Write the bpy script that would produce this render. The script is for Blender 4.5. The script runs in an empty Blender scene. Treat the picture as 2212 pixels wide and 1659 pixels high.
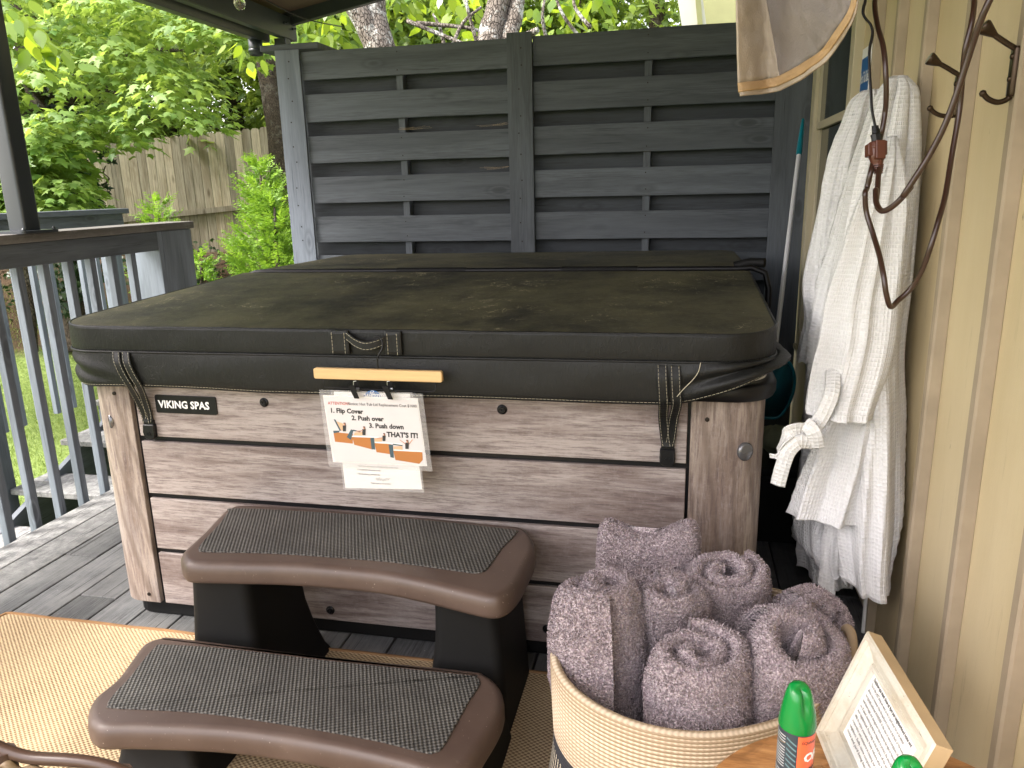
import bpy, bmesh, math, random
import numpy as np
from mathutils import Vector, Matrix, noise
random.seed(7); rng = np.random.default_rng(7)
PI = math.pi
sc = bpy.context.scene
COL = sc.collection

# ------------------------------------------------------------------ camera (survey of the porch, metres)
CF = 1653.38; PIT, YAW, ROL = 0.250111, 0.221033, -0.024381
CC = np.array([1.72084, -2.06164, 1.41387])
_F = np.array([-math.sin(YAW)*math.cos(PIT), math.cos(YAW)*math.cos(PIT), -math.sin(PIT)])
_R0 = np.array([math.cos(YAW), math.sin(YAW), 0.]); _U0 = np.cross(_R0, _F)
_R = math.cos(ROL)*_R0 + math.sin(ROL)*_U0
_U = -math.sin(ROL)*_R0 + math.cos(ROL)*_U0
def ray(u, v): return _F + _R*(u-1106)/CF - _U*(v-829.5)/CF
def AX(u, v, x): d = ray(u, v); return CC + d*(x-CC[0])/d[0]
def AY(u, v, y): d = ray(u, v); return CC + d*(y-CC[1])/d[1]
def AZ(u, v, z): d = ray(u, v); return CC + d*(z-CC[2])/d[2]
def AD(u, v, t): return CC + ray(u, v)*t
cam = bpy.data.cameras.new("camera"); co = bpy.data.objects.new("camera", cam); COL.objects.link(co)
co.matrix_world = Matrix(((_R[0], _U[0], -_F[0], CC[0]), (_R[1], _U[1], -_F[1], CC[1]), (_R[2], _U[2], -_F[2], CC[2]), (0, 0, 0, 1)))
cam.sensor_width = 36; cam.lens = 36*CF/2212; cam.clip_start = .02; cam.clip_end = 500
sc.camera = co

# ------------------------------------------------------------------ tagging and linking
def tag(o, label=None, cat=None, group=None, kind=None):
    if label: o['label'] = label
    if cat: o['category'] = cat
    if group: o['group'] = group
    if kind: o['kind'] = kind
    return o
def thing(name, label, cat, loc=(0, 0, 0), group=None):
    o = bpy.data.objects.new(name, None); COL.objects.link(o); o.location = loc
    o.empty_display_size = .1
    return tag(o, label, cat, group)
def wloc(o):
    v = Vector(o.location)
    while o.parent: o = o.parent; v += o.location
    return v
def link(name, me, mat, parent=None):
    if mat is not None and not me.materials: me.materials.append(mat)
    o = bpy.data.objects.new(name, me); COL.objects.link(o)
    if parent is not None:
        o.parent = parent; o.location = -wloc(parent)      # meshes are written in world metres
    return o
def bevel(o, w=.003, seg=2, ang=40):
    m = o.modifiers.new('b', 'BEVEL'); m.width = w; m.segments = seg; m.limit_method = 'ANGLE'; m.angle_limit = math.radians(ang)
    return o
def smooth(o, ang=None):
    me = o.data
    me.polygons.foreach_set('use_smooth', [True]*len(me.polygons))
    if ang is not None:
        me.set_sharp_from_angle(angle=math.radians(ang))
    me.update(); return o
def subsurf(o, n=1):
    m = o.modifiers.new('s', 'SUBSURF'); m.levels = n; m.render_levels = n; return o
def copyobj(o, dloc, parent, label=None):
    c = o.copy(); COL.objects.link(c); c.parent = parent
    c.location = Vector(o.location) + Vector(dloc)
    return c

class MB:
    """collects primitives into one mesh; each primitive carries its own random value and optional uv"""
    def __init__(s): s.v = []; s.f = []; s.r = []; s.m = []; s.uv = {}
    def add(s, vs, fs, r=None, mi=0, uvs=None):
        n = len(s.v); s.v += [tuple(map(float, p)) for p in vs]
        r = random.random() if r is None else r
        for k, f in enumerate(fs):
            if uvs is not None: s.uv[len(s.f)] = [uvs[i] for i in f]
            s.f.append([i+n for i in f]); s.r.append(r); s.m.append(mi)
        return s
    def box(s, a, b, r=None, mi=0, M=None):
        (x0, y0, z0), (x1, y1, z1) = a, b
        vs = [(x0, y0, z0), (x1, y0, z0), (x1, y1, z0), (x0, y1, z0), (x0, y0, z1), (x1, y0, z1), (x1, y1, z1), (x0, y1, z1)]
        if M is not None: vs = [tuple(M @ Vector(p)) for p in vs]
        return s.add(vs, [(0, 3, 2, 1), (4, 5, 6, 7), (0, 1, 5, 4), (1, 2, 6, 5), (2, 3, 7, 6), (3, 0, 4, 7)], r, mi)
    def beam(s, p, q, w, h, up=(0, 0, 1), r=None, mi=0):
        p = Vector(p); q = Vector(q); d = (q-p).normalized(); u = Vector(up); sd = d.cross(u).normalized(); u = sd.cross(d)
        vs = [c + sd*a*w/2 + u*b*h/2 for c in (p, q) for a, b in ((-1, -1), (1, -1), (1, 1), (-1, 1))]
        return s.add(vs, [(3, 2, 1, 0), (4, 5, 6, 7), (0, 1, 5, 4), (1, 2, 6, 5), (2, 3, 7, 6), (3, 0, 4, 7)], r, mi)
    def tube(s, pts, rad, n=10, r=None, mi=0, cap=True, flat=1.0, closed=False):
        pts = [Vector(p) for p in pts]; N = len(pts)
        rad = rad if hasattr(rad, '__len__') else [rad]*N
        t0 = (pts[1]-pts[0]).normalized(); nr = t0.orthogonal().normalized(); vs = []; fs = []
        for i in range(N):
            if closed: t = (pts[(i+1) % N]-pts[i-1]).normalized()
            else: t = (pts[min(i+1, N-1)]-pts[max(i-1, 0)]).normalized()
            nr = (nr - t*nr.dot(t)).normalized(); b = t.cross(nr)
            for k in range(n):
                a = 2*PI*k/n; vs.append(pts[i] + (nr*math.cos(a) + b*math.sin(a)*flat)*rad[i])
        M = N if closed else N-1
        for i in range(M):
            j = (i+1) % N
            for k in range(n):
                l = (k+1) % n; fs.append((i*n+k, i*n+l, j*n+l, j*n+k))
        if cap and not closed: fs.append(tuple(range(n))[::-1]); fs.append(tuple((N-1)*n+k for k in range(n)))
        return s.add(vs, fs, r, mi)
    def lathe(s, prof, c=(0, 0, 0), n=32, r=None, mi=0, cap=True, M=None, sx=1, sy=1):
        vs = []; fs = []; N = len(prof)
        for rr, z in prof:
            for k in range(n):
                a = 2*PI*k/n; p = Vector((rr*math.cos(a)*sx, rr*math.sin(a)*sy, z))
                if M is not None: p = M @ p
                vs.append(p+Vector(c))
        for i in range(N-1):
            for k in range(n):
                l = (k+1) % n; fs.append((i*n+k, i*n+l, (i+1)*n+l, (i+1)*n+k))
        if cap: fs.append(tuple(range(n))[::-1]); fs.append(tuple((N-1)*n+k for k in range(n)))
        return s.add(vs, fs, r, mi)
    def loft(s, rings, cap=True, r=None, mi=0, closed=True):
        n = len(rings[0]); vs = [p for R in rings for p in R]; fs = []
        for i in range(len(rings)-1):
            for k in range(n if closed else n-1):
                l = (k+1) % n; fs.append((i*n+k, i*n+l, (i+1)*n+l, (i+1)*n+k))
        if cap: fs.append(tuple(range(n))[::-1]); fs.append(tuple((len(rings)-1)*n+k for k in range(n)))
        return s.add(vs, fs, r, mi)
    def build(s, name, mat, parent=None):
        me = bpy.data.meshes.new(name); me.from_pydata(s.v, [], s.f)
        mats = mat if isinstance(mat, (list, tuple)) else [mat]
        for m in mats: me.materials.append(m)
        if len(mats) > 1: me.polygons.foreach_set('material_index', s.m)
        at = me.attributes.new('rnd', 'FLOAT', 'FACE'); at.data.foreach_set('value', s.r)
        if s.uv:
            ul = me.uv_layers.new(name='UVMap')
            for i, u in s.uv.items():
                p = me.polygons[i]
                for k, li in enumerate(p.loop_indices): ul.data[li].uv = u[k]
        me.update()
        return link(name, me, None, parent)

def catmull(pts, n=8, closed=False):
    P = [np.array(p, float) for p in pts]; out = []; N = len(P)
    rngi = range(N) if closed else range(N-1)
    for i in rngi:
        if closed: a, b, c, d = P[i-1], P[i], P[(i+1) % N], P[(i+2) % N]
        else: a, b, c, d = P[max(i-1, 0)], P[i], P[i+1], P[min(i+2, N-1)]
        for k in range(n):
            t = k/n; out.append(.5*((2*b)+(-a+c)*t+(2*a-5*b+4*c-d)*t*t+(-a+3*b-3*c+d)*t**3))
    if not closed: out.append(P[-1])
    return out
def inset(poly, d):
    P = np.array(poly)[:, :2]; n = len(P); out = []
    area = sum(P[i][0]*P[(i+1) % n][1]-P[(i+1) % n][0]*P[i][1] for i in range(n))
    sg = 1 if area > 0 else -1
    for i in range(n):
        t = P[(i+1) % n]-P[i-1]; t = t/(np.linalg.norm(t)+1e-9); nn = np.array([-t[1], t[0]])*sg
        out.append(P[i]+nn*d)
    return out
def slab(m, poly, prof, r=None, mi=0, zf=None):
    """prof: (inset, z) bottom to top"""
    rings = []
    for d, z in prof:
        rings.append([(p[0], p[1], z+(zf(p[0], p[1]) if zf else 0)) for p in inset(poly, d)])
    m.loft(rings, True, r, mi)
def rrect(x0, y0, x1, y1, rad, n=8):
    rr = rad if hasattr(rad, '__len__') else [rad]*4; out = []
    for (cx, cy, a0), q in zip(((x1, y1, 0), (x0, y1, 90), (x0, y0, 180), (x1, y0, 270)), rr):
        sx = -1 if a0 in (0, 270) else 1; sy = -1 if a0 in (0, 90) else 1
        for k in range(n+1):
            a = math.radians(a0+90*k/n); out.append((cx+sx*q+q*math.cos(a), cy+sy*q+q*math.sin(a)))
    return out
def densify(poly, st):
    out = []
    for i in range(len(poly)):
        a = np.array(poly[i]); b = np.array(poly[(i+1) % len(poly)]); k = max(1, int(np.linalg.norm(b-a)/st))
        for j in range(k): out.append(tuple(a+(b-a)*j/k))
    return out

def text(name, s, mat, parent, o, ux, uy, size, bold=0., align='LEFT', shear=0., ext=.0003, wrap=None, sx=1., space=1., lsp=1.):
    """flat lettering: o = baseline start in the world, ux / uy = reading and up directions"""
    cu = bpy.data.curves.new('t', 'FONT'); cu.body = s; cu.size = size; cu.align_x = align; cu.shear = shear
    cu.offset = bold; cu.extrude = 0; cu.resolution_u = 2; cu.space_character = space; cu.space_line = lsp
    t = bpy.data.objects.new('t', cu); COL.objects.link(t)
    dg = bpy.context.evaluated_depsgraph_get(); me = bpy.data.meshes.new_from_object(t.evaluated_get(dg))
    bpy.data.objects.remove(t); bpy.data.curves.remove(cu)
    ux = Vector(ux).normalized(); uy = Vector(uy).normalized(); nz = ux.cross(uy); o = Vector(o)
    for v in me.vertices:
        x, y = v.co.x*sx, v.co.y
        if wrap: v.co = Vector(wrap(x, y))
        else: v.co = o+ux*x+uy*y+nz*ext
    me.materials.clear(); me.materials.append(mat)
    return link(name, me, None, parent)

# ------------------------------------------------------------------ materials
class N:
    def __init__(s, name):
        s.m = bpy.data.materials.new(name); s.m.use_nodes = True; s.t = s.m.node_tree
        s.b = s.t.nodes['Principled BSDF']; s.out = s.t.nodes['Material Output']; s._co = {}
    def n(s, typ, **kw):
        d = s.t.nodes.new(typ)
        for k, v in kw.items():
            if k in d.inputs.keys() if isinstance(k, str) else False: s.set(d.inputs[k], v)
            else: setattr(d, k, v)
        return d
    def set(s, inp, v):
        if isinstance(v, bpy.types.NodeSocket): s.t.links.new(v, inp)
        else:
            if inp.type == 'RGBA' and len(v) == 3: v = (*v, 1)
            inp.default_value = v
    def obj(s, scale=(1, 1, 1), kind='Object', rndshift=True):
        key = (tuple(scale), kind, rndshift)
        if key in s._co: return s._co[key]
        tc = s.n('ShaderNodeTexCoord'); mp = s.n('ShaderNodeMapping'); s.t.links.new(tc.outputs[kind], mp.inputs[0])
        mp.inputs['Scale'].default_value = scale
        if rndshift:
            cm = s.n('ShaderNodeVectorMath', operation='SCALE'); cb = s.n('ShaderNodeCombineXYZ')
            at = s.rnd()
            oi = s.n('ShaderNodeObjectInfo')
            s.set(cb.inputs[0], at); s.set(cb.inputs[1], oi.outputs['Random']); s.set(cb.inputs[2], at)
            s.set(cm.inputs[0], cb.outputs[0]); cm.inputs['Scale'].default_value = 37.
            s.set(mp.inputs['Location'], cm.outputs[0])
        s._co[key] = mp.outputs[0]; return mp.outputs[0]
    def rnd(s):
        at = s.n('ShaderNodeAttribute'); at.attribute_name = 'rnd'; return at.outputs['Fac']
    def noise(s, sc_=5., det=4., rough=.6, co=None, dist=0.):
        d = s.n('ShaderNodeTexNoise'); d.inputs['Scale'].default_value = sc_; d.inputs['Detail'].default_value = det
        d.inputs['Roughness'].default_value = rough; d.inputs['Distortion'].default_value = dist
        s.set(d.inputs['Vector'], co if co is not None else s.obj()); return d.outputs['Fac']
    def ramp(s, f, *stops):
        d = s.n('ShaderNodeValToRGB'); e = d.color_ramp.elements
        for i, (p, c) in enumerate(stops):
            el = e[i] if i < 2 else e.new(p)
            el.position = p; c = (c, c, c) if not hasattr(c, '__len__') else c; el.color = (*c, 1)
        s.set(d.inputs[0], f); return d.outputs[0]
    def mix(s, f, a, b, mode='MIX'):
        d = s.n('ShaderNodeMix', data_type='RGBA', blend_type=mode); s.set(d.inputs[0], f); s.set(d.inputs[6], a); s.set(d.inputs[7], b)
        return d.outputs[2]
    def math(s, op, a, b=0., c=0.):
        d = s.n('ShaderNodeMath', operation=op); s.set(d.inputs[0], a); s.set(d.inputs[1], b)
        if op in ('MULTIPLY_ADD',): s.set(d.inputs[2], c)
        return d.outputs[0]
    def bump(s, h, st=.3, dist=.002, nrm=None):
        d = s.n('ShaderNodeBump'); d.inputs['Strength'].default_value = st; d.inputs['Distance'].default_value = dist
        s.set(d.inputs['Height'], h)
        if nrm is not None: s.set(d.inputs['Normal'], nrm)
        return d.outputs[0]
    def fin(s, col=None, rough=None, nrm=None, spec=None, metal=None):
        if col is not None: s.set(s.b.inputs['Base Color'], col)
        if rough is not None: s.set(s.b.inputs['Roughness'], rough)
        if nrm is not None: s.set(s.b.inputs['Normal'], nrm)
        if spec is not None: s.b.inputs['Specular IOR Level'].default_value = spec
        if metal is not None: s.b.inputs['Metallic'].default_value = metal
        return s.m
def axis_scale(ax, lo, hi):
    v = [hi, hi, hi]; v[ax] = lo; return tuple(v)

def plain(name, col, rough=.5, spec=.5, metal=0., var=.12, nb=0.):
    k = N(name); f = k.noise(9, 3); c = k.mix(f, tuple(x*(1-var) for x in col), tuple(min(1, x*(1+var)) for x in col))
    nr = k.bump(k.noise(150, 3), nb, .001) if nb else None
    return k.fin(c, rough, nr, spec, metal)
def painted_wood(name, col, ax, wear=.0, dark=.55, grime=(.10, .085, .06)):
    """grey stained board: long grain, cathedral figure, knots, per board tone"""
    k = N(name); g = k.obj(axis_scale(ax, 1.2, 22)); fig = k.obj(axis_scale(ax, .5, 5))
    fine = k.noise(6, 6, .7, g); figv = k.noise(2.2, 3, .5, fig, 1.2)
    wv = k.n('ShaderNodeTexWave'); wv.wave_type = 'RINGS'; wv.inputs['Scale'].default_value = .9; wv.inputs['Distortion'].default_value = 5; wv.inputs['Detail'].default_value = 2
    k.set(wv.inputs['Vector'], fig); wave = wv.outputs['Fac']
    kn = k.n('ShaderNodeTexVoronoi'); kn.inputs['Scale'].default_value = 1.; k.set(kn.inputs['Vector'], k.obj(axis_scale(ax, 2.6, 7)))
    knot = k.ramp(kn.outputs['Distance'], (.0, 0.), (.10, .25), (.14, 1.), (.19, .55), (.26, 1.))
    c = k.mix(k.ramp(fine, (.35, 0.), (.7, 1.)), tuple(x*dark for x in col), col)
    c = k.mix(k.math('MULTIPLY', k.ramp(wave, (.2, 0.), (.9, 1.)), .5), c, tuple(x*.5 for x in col))
    ck = k.noise(3, 3, .6, k.obj(axis_scale(ax, .9, 34))); c = k.mix(k.ramp(ck, (.30, .8), (.36, 0.)), c, tuple(x*.2 for x in col))
    c = k.mix(k.ramp(figv, (.4, 0.), (.75, .45)), c, tuple(min(1, x*1.35) for x in col))
    c = k.mix(k.math('MULTIPLY', k.math('SUBTRACT', 1., knot), .85), c, tuple(x*.35 for x in col))
    tone = k.math('MULTIPLY_ADD', k.rnd(), .35, .82)
    hs = k.n('ShaderNodeHueSaturation'); k.set(hs.inputs['Color'], c); k.set(hs.inputs['Value'], tone); c = hs.outputs[0]
    if wear:
        w = k.noise(5, 8, .75, k.obj((1, 1, 1), rndshift=False)); w2 = k.noise(40, 5, .8, k.obj(axis_scale(ax, .4, 1)))
        c = k.mix(k.math('MULTIPLY', k.ramp(k.math('MULTIPLY', w, w2), (.26, 0.), (.40, 1.)), wear), c, (.36, .36, .34))
    h = k.math('ADD', k.math('MULTIPLY', fine, .6), k.math('MULTIPLY', wave, .25))
    return k.fin(c, k.math('MULTIPLY_ADD', fine, .2, .55), k.bump(k.math('MULTIPLY', h, knot), .55, .0025), .35)
M = {}
PAINT = (.112, .127, .144)
for nm, ax in (('x', 0), ('y', 1), ('z', 2)): M['paint_'+nm] = painted_wood('grey_painted_wood_'+nm, PAINT, ax)
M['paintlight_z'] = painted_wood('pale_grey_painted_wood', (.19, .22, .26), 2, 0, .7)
M['railcap'] = painted_wood('weathered_rail_cap', (.165, .155, .14), 1, .25)
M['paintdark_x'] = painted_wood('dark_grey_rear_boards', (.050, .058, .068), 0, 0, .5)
def deck_mat():
    k = N('weathered_deck_boards'); g = k.obj((34, 1.3, 6)); fine = k.noise(3.5, 7, .75, g)
    c = k.mix(k.ramp(fine, (.36, 0.), (.62, 1.)), (.035, .035, .037), (.125, .128, .13))
    blot = k.noise(2.6, 6, .7, k.obj(rndshift=False)); c = k.mix(k.ramp(blot, (.42, 0.), (.7, .8)), c, (.19, .19, .185))
    tc = k.n('ShaderNodeSeparateXYZ'); k.set(tc.inputs[0], k.obj(rndshift=False))
    edge = k.ramp(k.math('MULTIPLY_ADD', tc.outputs[0], -1., 0.), (.62, 0.), (.8, 1.))
    sp = k.noise(26, 7, .8, k.obj((1, .7, 1), rndshift=False))
    c = k.mix(k.math('MULTIPLY', edge, k.ramp(sp, (.42, .15), (.62, .9))), c, (.30, .30, .29))
    sp2 = k.noise(70, 3, .6, k.obj(rndshift=False)); c = k.mix(k.ramp(sp2, (.71, 0.), (.75, .8)), c, (.33, .32, .29))
    dark = k.ramp(k.rnd(), (0., (.68, .68, .68)), (1., (1.15, 1.15, 1.15))); c = k.mix(1., c, dark, 'MULTIPLY')
    crack = k.noise(2.2, 3, .5, k.obj((60, .8, 6))); cr = k.ramp(crack, (.30, 0.), (.36, 1.))
    c = k.mix(k.math('SUBTRACT', 1., cr), c, (.012, .012, .012))
    return k.fin(c, .62, k.bump(k.math('MULTIPLY', fine, cr), .8, .003), .4)
M['deck'] = deck_mat()
def cabinet(name, ax, warm):
    k = N(name); L = axis_scale(ax, 2.2, 30); g = k.obj(L); fine = k.noise(4, 8, .8, g); mid = k.noise(1.2, 4, .6, k.obj(axis_scale(ax, 1.1, 9)), .6)
    cross = k.noise(5, 4, .8, k.obj(axis_scale(ax, 14, 9.)))
    lightc = (.35, .305, .285) if not warm else (.31, .255, .215); darkc = (.185, .145, .132) if not warm else (.185, .138, .112)
    c = k.mix(k.ramp(mid, (.40, 0.), (.55, 1.)), darkc, lightc)
    c = k.mix(k.ramp(fine, (.40, .7), (.54, 0.)), c, (.085, .058, .056))
    pale = k.noise(5, 7, .85, k.obj(axis_scale(ax, 4, 44))); c = k.mix(k.ramp(pale, (.54, 0.), (.66, .3)), c, (.46, .43, .42))
    c = k.mix(k.math('MULTIPLY', k.ramp(cross, (.5, 0.), (.72, 1.)), .12), c, (.50, .47, .46))
    w = k.noise(1.4, 4, .6, k.obj(axis_scale(ax, 1.6, 7))); c = k.mix(k.ramp(w, (.56, 0.), (.76, .3)), c, (.44, .42, .41))
    if warm:
        wv = k.n('ShaderNodeTexWave'); wv.wave_type = 'RINGS'; wv.rings_direction = 'Y'; wv.inputs['Scale'].default_value = 5.; wv.inputs['Distortion'].default_value = 5.; wv.inputs['Detail'].default_value = 3; wv.inputs['Detail Scale'].default_value = 1.3
        k.set(wv.inputs['Vector'], k.obj((1.4, 1.4, .28))); c = k.mix(k.ramp(wv.outputs['Fac'], (.0, .5), (.35, 0.)), c, (.10, .07, .055))
    kn = k.n('ShaderNodeTexVoronoi'); kn.inputs['Scale'].default_value = 1.; k.set(kn.inputs['Vector'], k.obj(axis_scale(ax, 3., 9)))
    c = k.mix(k.ramp(kn.outputs['Distance'], (.03, .7), (.1, 0.)), c, (.07, .045, .04))
    return k.fin(c, .48, k.bump(fine, .25, .0012), .4)
M['cab_x'] = cabinet('faux_wood_cabinet_planks', 0, False); M['cab_z'] = cabinet('faux_wood_corner_posts', 2, True)
M['black'] = plain('black_plastic', (.005, .005, .006), .4, .3)
M['blackmat'] = plain('matt_black_plastic', (.006, .006, .006), .6, .2)
def vinyl(name, col, dirt, rough, crk):
    k = N(name); o = k.obj(rndshift=False)
    v = k.n('ShaderNodeTexVoronoi', feature='DISTANCE_TO_EDGE'); v.inputs['Scale'].default_value = 21
    nz = k.n('ShaderNodeTexNoise'); nz.inputs['Scale'].default_value = 9; nz.inputs['Detail'].default_value = 5; k.set(nz.inputs['Vector'], o)
    vm = k.n('ShaderNodeVectorMath', operation='MULTIPLY_ADD'); k.set(vm.inputs[0], nz.outputs['Color']); vm.inputs[1].default_value = (.22, .22, .22); k.set(vm.inputs[2], o)
    k.set(v.inputs['Vector'], vm.outputs[0]); line = k.ramp(v.outputs['Distance'], (.0, 1.), (.035, 0.))
    msk = k.math('MULTIPLY', k.ramp(k.noise(3.1, 4, .6, o), (.50, 0.), (.62, 1.)), k.ramp(k.noise(17, 2, .5, o), (.50, 0.), (.60, 1.))); scr = k.math('MULTIPLY', line, msk)
    big = k.noise(2.1, 5, .65, o); fine = k.noise(60, 4, .7, o)
    c = k.mix(k.ramp(big, (.38, 0.), (.60, 1.)), col, dirt)
    c = k.mix(k.math('MULTIPLY', k.ramp(k.noise(14, 6, .75, o), (.48, 0.), (.7, 1.)), .35), c, tuple(x*1.6 for x in dirt))
    c = k.mix(k.math('MULTIPLY', scr, crk), c, (.34, .30, .19))
    sp = k.ramp(k.noise(110, 1, .5, o), (.765, 0.), (.79, .6)); c = k.mix(k.math('MULTIPLY', sp, min(1., crk*1.6)), c, (.35, .33, .25))
    grain = k.noise(260, 2, .6, o); wr = k.noise(22, 4, .65, k.obj((1, 1, .5), rndshift=False))
    wr2 = k.ramp(k.noise(30, 3, .6, k.obj((1.4, 1.4, .35), rndshift=False), 1.5), (.44, 0.), (.50, 1.), (.56, 0.)); h = k.math('ADD', k.math('ADD', k.math('MULTIPLY', grain, .12), k.math('MULTIPLY', scr, -.6)), k.math('ADD', k.math('MULTIPLY', wr, .45), k.math('MULTIPLY', wr2, .22)))
    return k.fin(c, k.math('MULTIPLY_ADD', fine, .25, rough), k.bump(h, .40, .004), .26)
M['vinyl_top'] = vinyl('dirty_vinyl_cover_top', (.022, .021, .014), (.080, .074, .040), .52, 1.)
M['vinyl'] = vinyl('black_vinyl_cover', (.0075, .008, .008), (.011, .0115, .011), .34, .02)
M['thread'] = plain('cream_thread', (.42, .39, .29), .8)
def plastic_brown():
    k = N('brown_moulded_plastic'); o = k.obj(rndshift=False); f = k.noise(5, 5, .65, o); sc2 = k.noise(28, 8, .8, k.obj((1, 1, .35), rndshift=False))
    c = k.mix(k.ramp(f, (.3, 0.), (.7, 1.)), (.066, .043, .034), (.100, .069, .054))
    c = k.mix(k.math('MULTIPLY', k.ramp(sc2, (.64, 0.), (.74, 1.)), .35), c, (.25, .20, .17))
    sp = k.ramp(k.noise(160, 1, .5, o), (.76, 0.), (.78, .5)); c = k.mix(sp, c, (.4, .35, .3))
    return k.fin(c, k.math('MULTIPLY_ADD', f, .25, .30), k.bump(k.noise(180, 3, .6, o), .12, .001), .45)
M['brown'] = plastic_brown()
def tread():
    k = N('ribbed_rubber_tread'); o = k.obj(rndshift=False); s = k.n('ShaderNodeSeparateXYZ'); k.set(s.inputs[0], o)
    P = 2*PI/.0105
    a = k.math('SINE', k.math('MULTIPLY', k.math('ADD', s.outputs[0], k.math('MULTIPLY', s.outputs[1], .45)), P))
    b = k.math('SINE', k.math('MULTIPLY', k.math('SUBTRACT', s.outputs[1], k.math('MULTIPLY', s.outputs[0], .45)), P))
    h = k.math('MULTIPLY_ADD', k.math('ADD', a, b), .25, .5)
    f = k.noise(7, 5, .7, o); base = k.mix(k.ramp(f, (.35, 0.), (.7, 1.)), (.075, .072, .065), (.135, .130, .117))
    c = k.mix(k.ramp(h, (.25, 1.), (.62, 0.)), base, (.016, .015, .014))
    c = k.mix(k.ramp(h, (.8, 0.), (1., .5)), c, (.17, .165, .15))
    return k.fin(c, .6, k.bump(h, .9, .003), .4)
M['tread'] = tread()
def rug():
    k = N('woven_jute_rug'); o = k.obj(rndshift=False); s = k.n('ShaderNodeSeparateXYZ'); k.set(s.inputs[0], o)
    def chk(sx, sy):
        a = k.math('SINE', k.math('MULTIPLY', s.outputs[0], 2*PI/sx)); b = k.math('SINE', k.math('MULTIPLY', s.outputs[1], 2*PI/sy)); return k.math('MULTIPLY', a, b)
    h = k.math('MULTIPLY_ADD', chk(.0155, .0125), .5, .5); n1 = k.noise(190, 4, .8, o); n2 = k.noise(3, 4, .6, o)
    hh = k.math('ADD', k.math('MULTIPLY', h, .5), k.math('MULTIPLY', n1, .55))
    c = k.mix(k.ramp(hh, (.38, 0.), (.66, 1.)), (.12, .070, .036), (.48, .37, .225))
    c = k.mix(k.ramp(n2, (.35, 0.), (.7, .25)), c, (.50, .39, .24))
    return k.fin(c, .85, k.bump(hh, .8, .003), .2)
M['rug'] = rug(); M['rugedge'] = plain('rug_binding', (.22, .125, .06), .9, .2, var=.5, nb=.8)
def terry():
    k = N('mauve_terry_cloth'); o = k.obj(); v = k.n('ShaderNodeTexVoronoi'); v.inputs['Scale'].default_value = 185; k.set(v.inputs['Vector'], o)
    n1 = k.noise(330, 3, .8, o); n2 = k.noise(9, 3, .6, o)
    h = k.math('ADD', k.math('SUBTRACT', 1., v.outputs['Distance']), k.math('MULTIPLY', n1, .5))
    base = k.mix(n2, (.54, .455, .465), (.66, .57, .58))
    c = k.mix(k.ramp(k.math('MULTIPLY', h, .8), (.42, 0.), (.95, 1.)), (.27, .21, .235), base); c = k.mix(k.ramp(n1, (.52, 0.), (.74, .35)), c, (.72, .63, .62))
    m = k.fin(c, .95, k.bump(h, 1., .006), .1); k.b.inputs['Sheen Weight'].default_value = .25; return m
M['terry'] = terry()
def waffle(name, col, sc_=.011):
    k = N(name); tc = k.n('ShaderNodeUVMap'); s = k.n('ShaderNodeSeparateXYZ'); k.set(s.inputs[0], tc.outputs[0])
    o = k.obj(rndshift=False); w = k.noise(35, 3, .6, o)
    a = k.math('ABSOLUTE', k.math('SINE', k.math('MULTIPLY_ADD', s.outputs[0], PI/sc_, k.math('MULTIPLY', w, .6)))); b = k.math('ABSOLUTE', k.math('SINE', k.math('MULTIPLY_ADD', s.outputs[1], PI/sc_, k.math('MULTIPLY', w, .6))))
    ridge = k.math('SUBTRACT', 1., k.math('MULTIPLY', k.math('POWER', a, .5), k.math('POWER', b, .5)))
    c = k.mix(k.ramp(ridge, (.05, 0.), (.5, 1.)), tuple(x*.90 for x in col), col)
    h = k.math('ADD', ridge, k.math('MULTIPLY', k.noise(90, 3, .7, o), .35))
    m = k.fin(c, .9, k.bump(h, .8, .003), .15); k.b.inputs['Sheen Weight'].default_value = .1; return m
M['waffle'] = waffle('white_waffle_cotton', (.78, .775, .765)); M['waffle2'] = waffle('white_waffle_belt', (.77, .765, .75))
def rope():
    k = N('cotton_rope_coils'); tc = k.n('ShaderNodeUVMap'); s = k.n('ShaderNodeSeparateXYZ'); k.set(s.inputs[0], tc.outputs[0])
    cl = k.math('SINE', k.math('MULTIPLY', s.outputs[1], 2*PI/.0092)); st = k.math('MULTIPLY', k.math('SINE', k.math('MULTIPLY', k.math('ADD', s.outputs[0], k.math('MULTIPLY', cl, .002)), 2*PI/.011)), .14); n1 = k.noise(160, 3, .8, k.obj(rndshift=False))
    cream = k.mix(k.ramp(k.math('ADD', k.math('MULTIPLY', cl, .5), st), (-.0, 0.), (.6, 1.)), (.33, .25, .165), (.66, .55, .41))
    tw = k.math('SINE', k.math('MULTIPLY', k.math('MULTIPLY_ADD', s.outputs[1], 1.4, s.outputs[0]), 2*PI/.014))
    mixed = k.mix(k.ramp(tw, (.45, 0.), (.55, 1.)), (.02, .02, .024), (.50, .44, .33))
    z = s.outputs[1]; band = k.ramp(z, (.246, 0.), (.248, 1.)); band2 = k.ramp(z, (.212, 0.), (.214, 1.))
    dark = k.mix(n1, (.022, .022, .026), (.05, .05, .055))
    c = k.mix(band2, mixed, dark); c = k.mix(band, c, cream)
    return k.fin(c, .9, k.bump(k.math('ADD', k.math('MULTIPLY', st, .4), n1), .6, .003), .15)
M['rope'] = rope()
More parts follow.
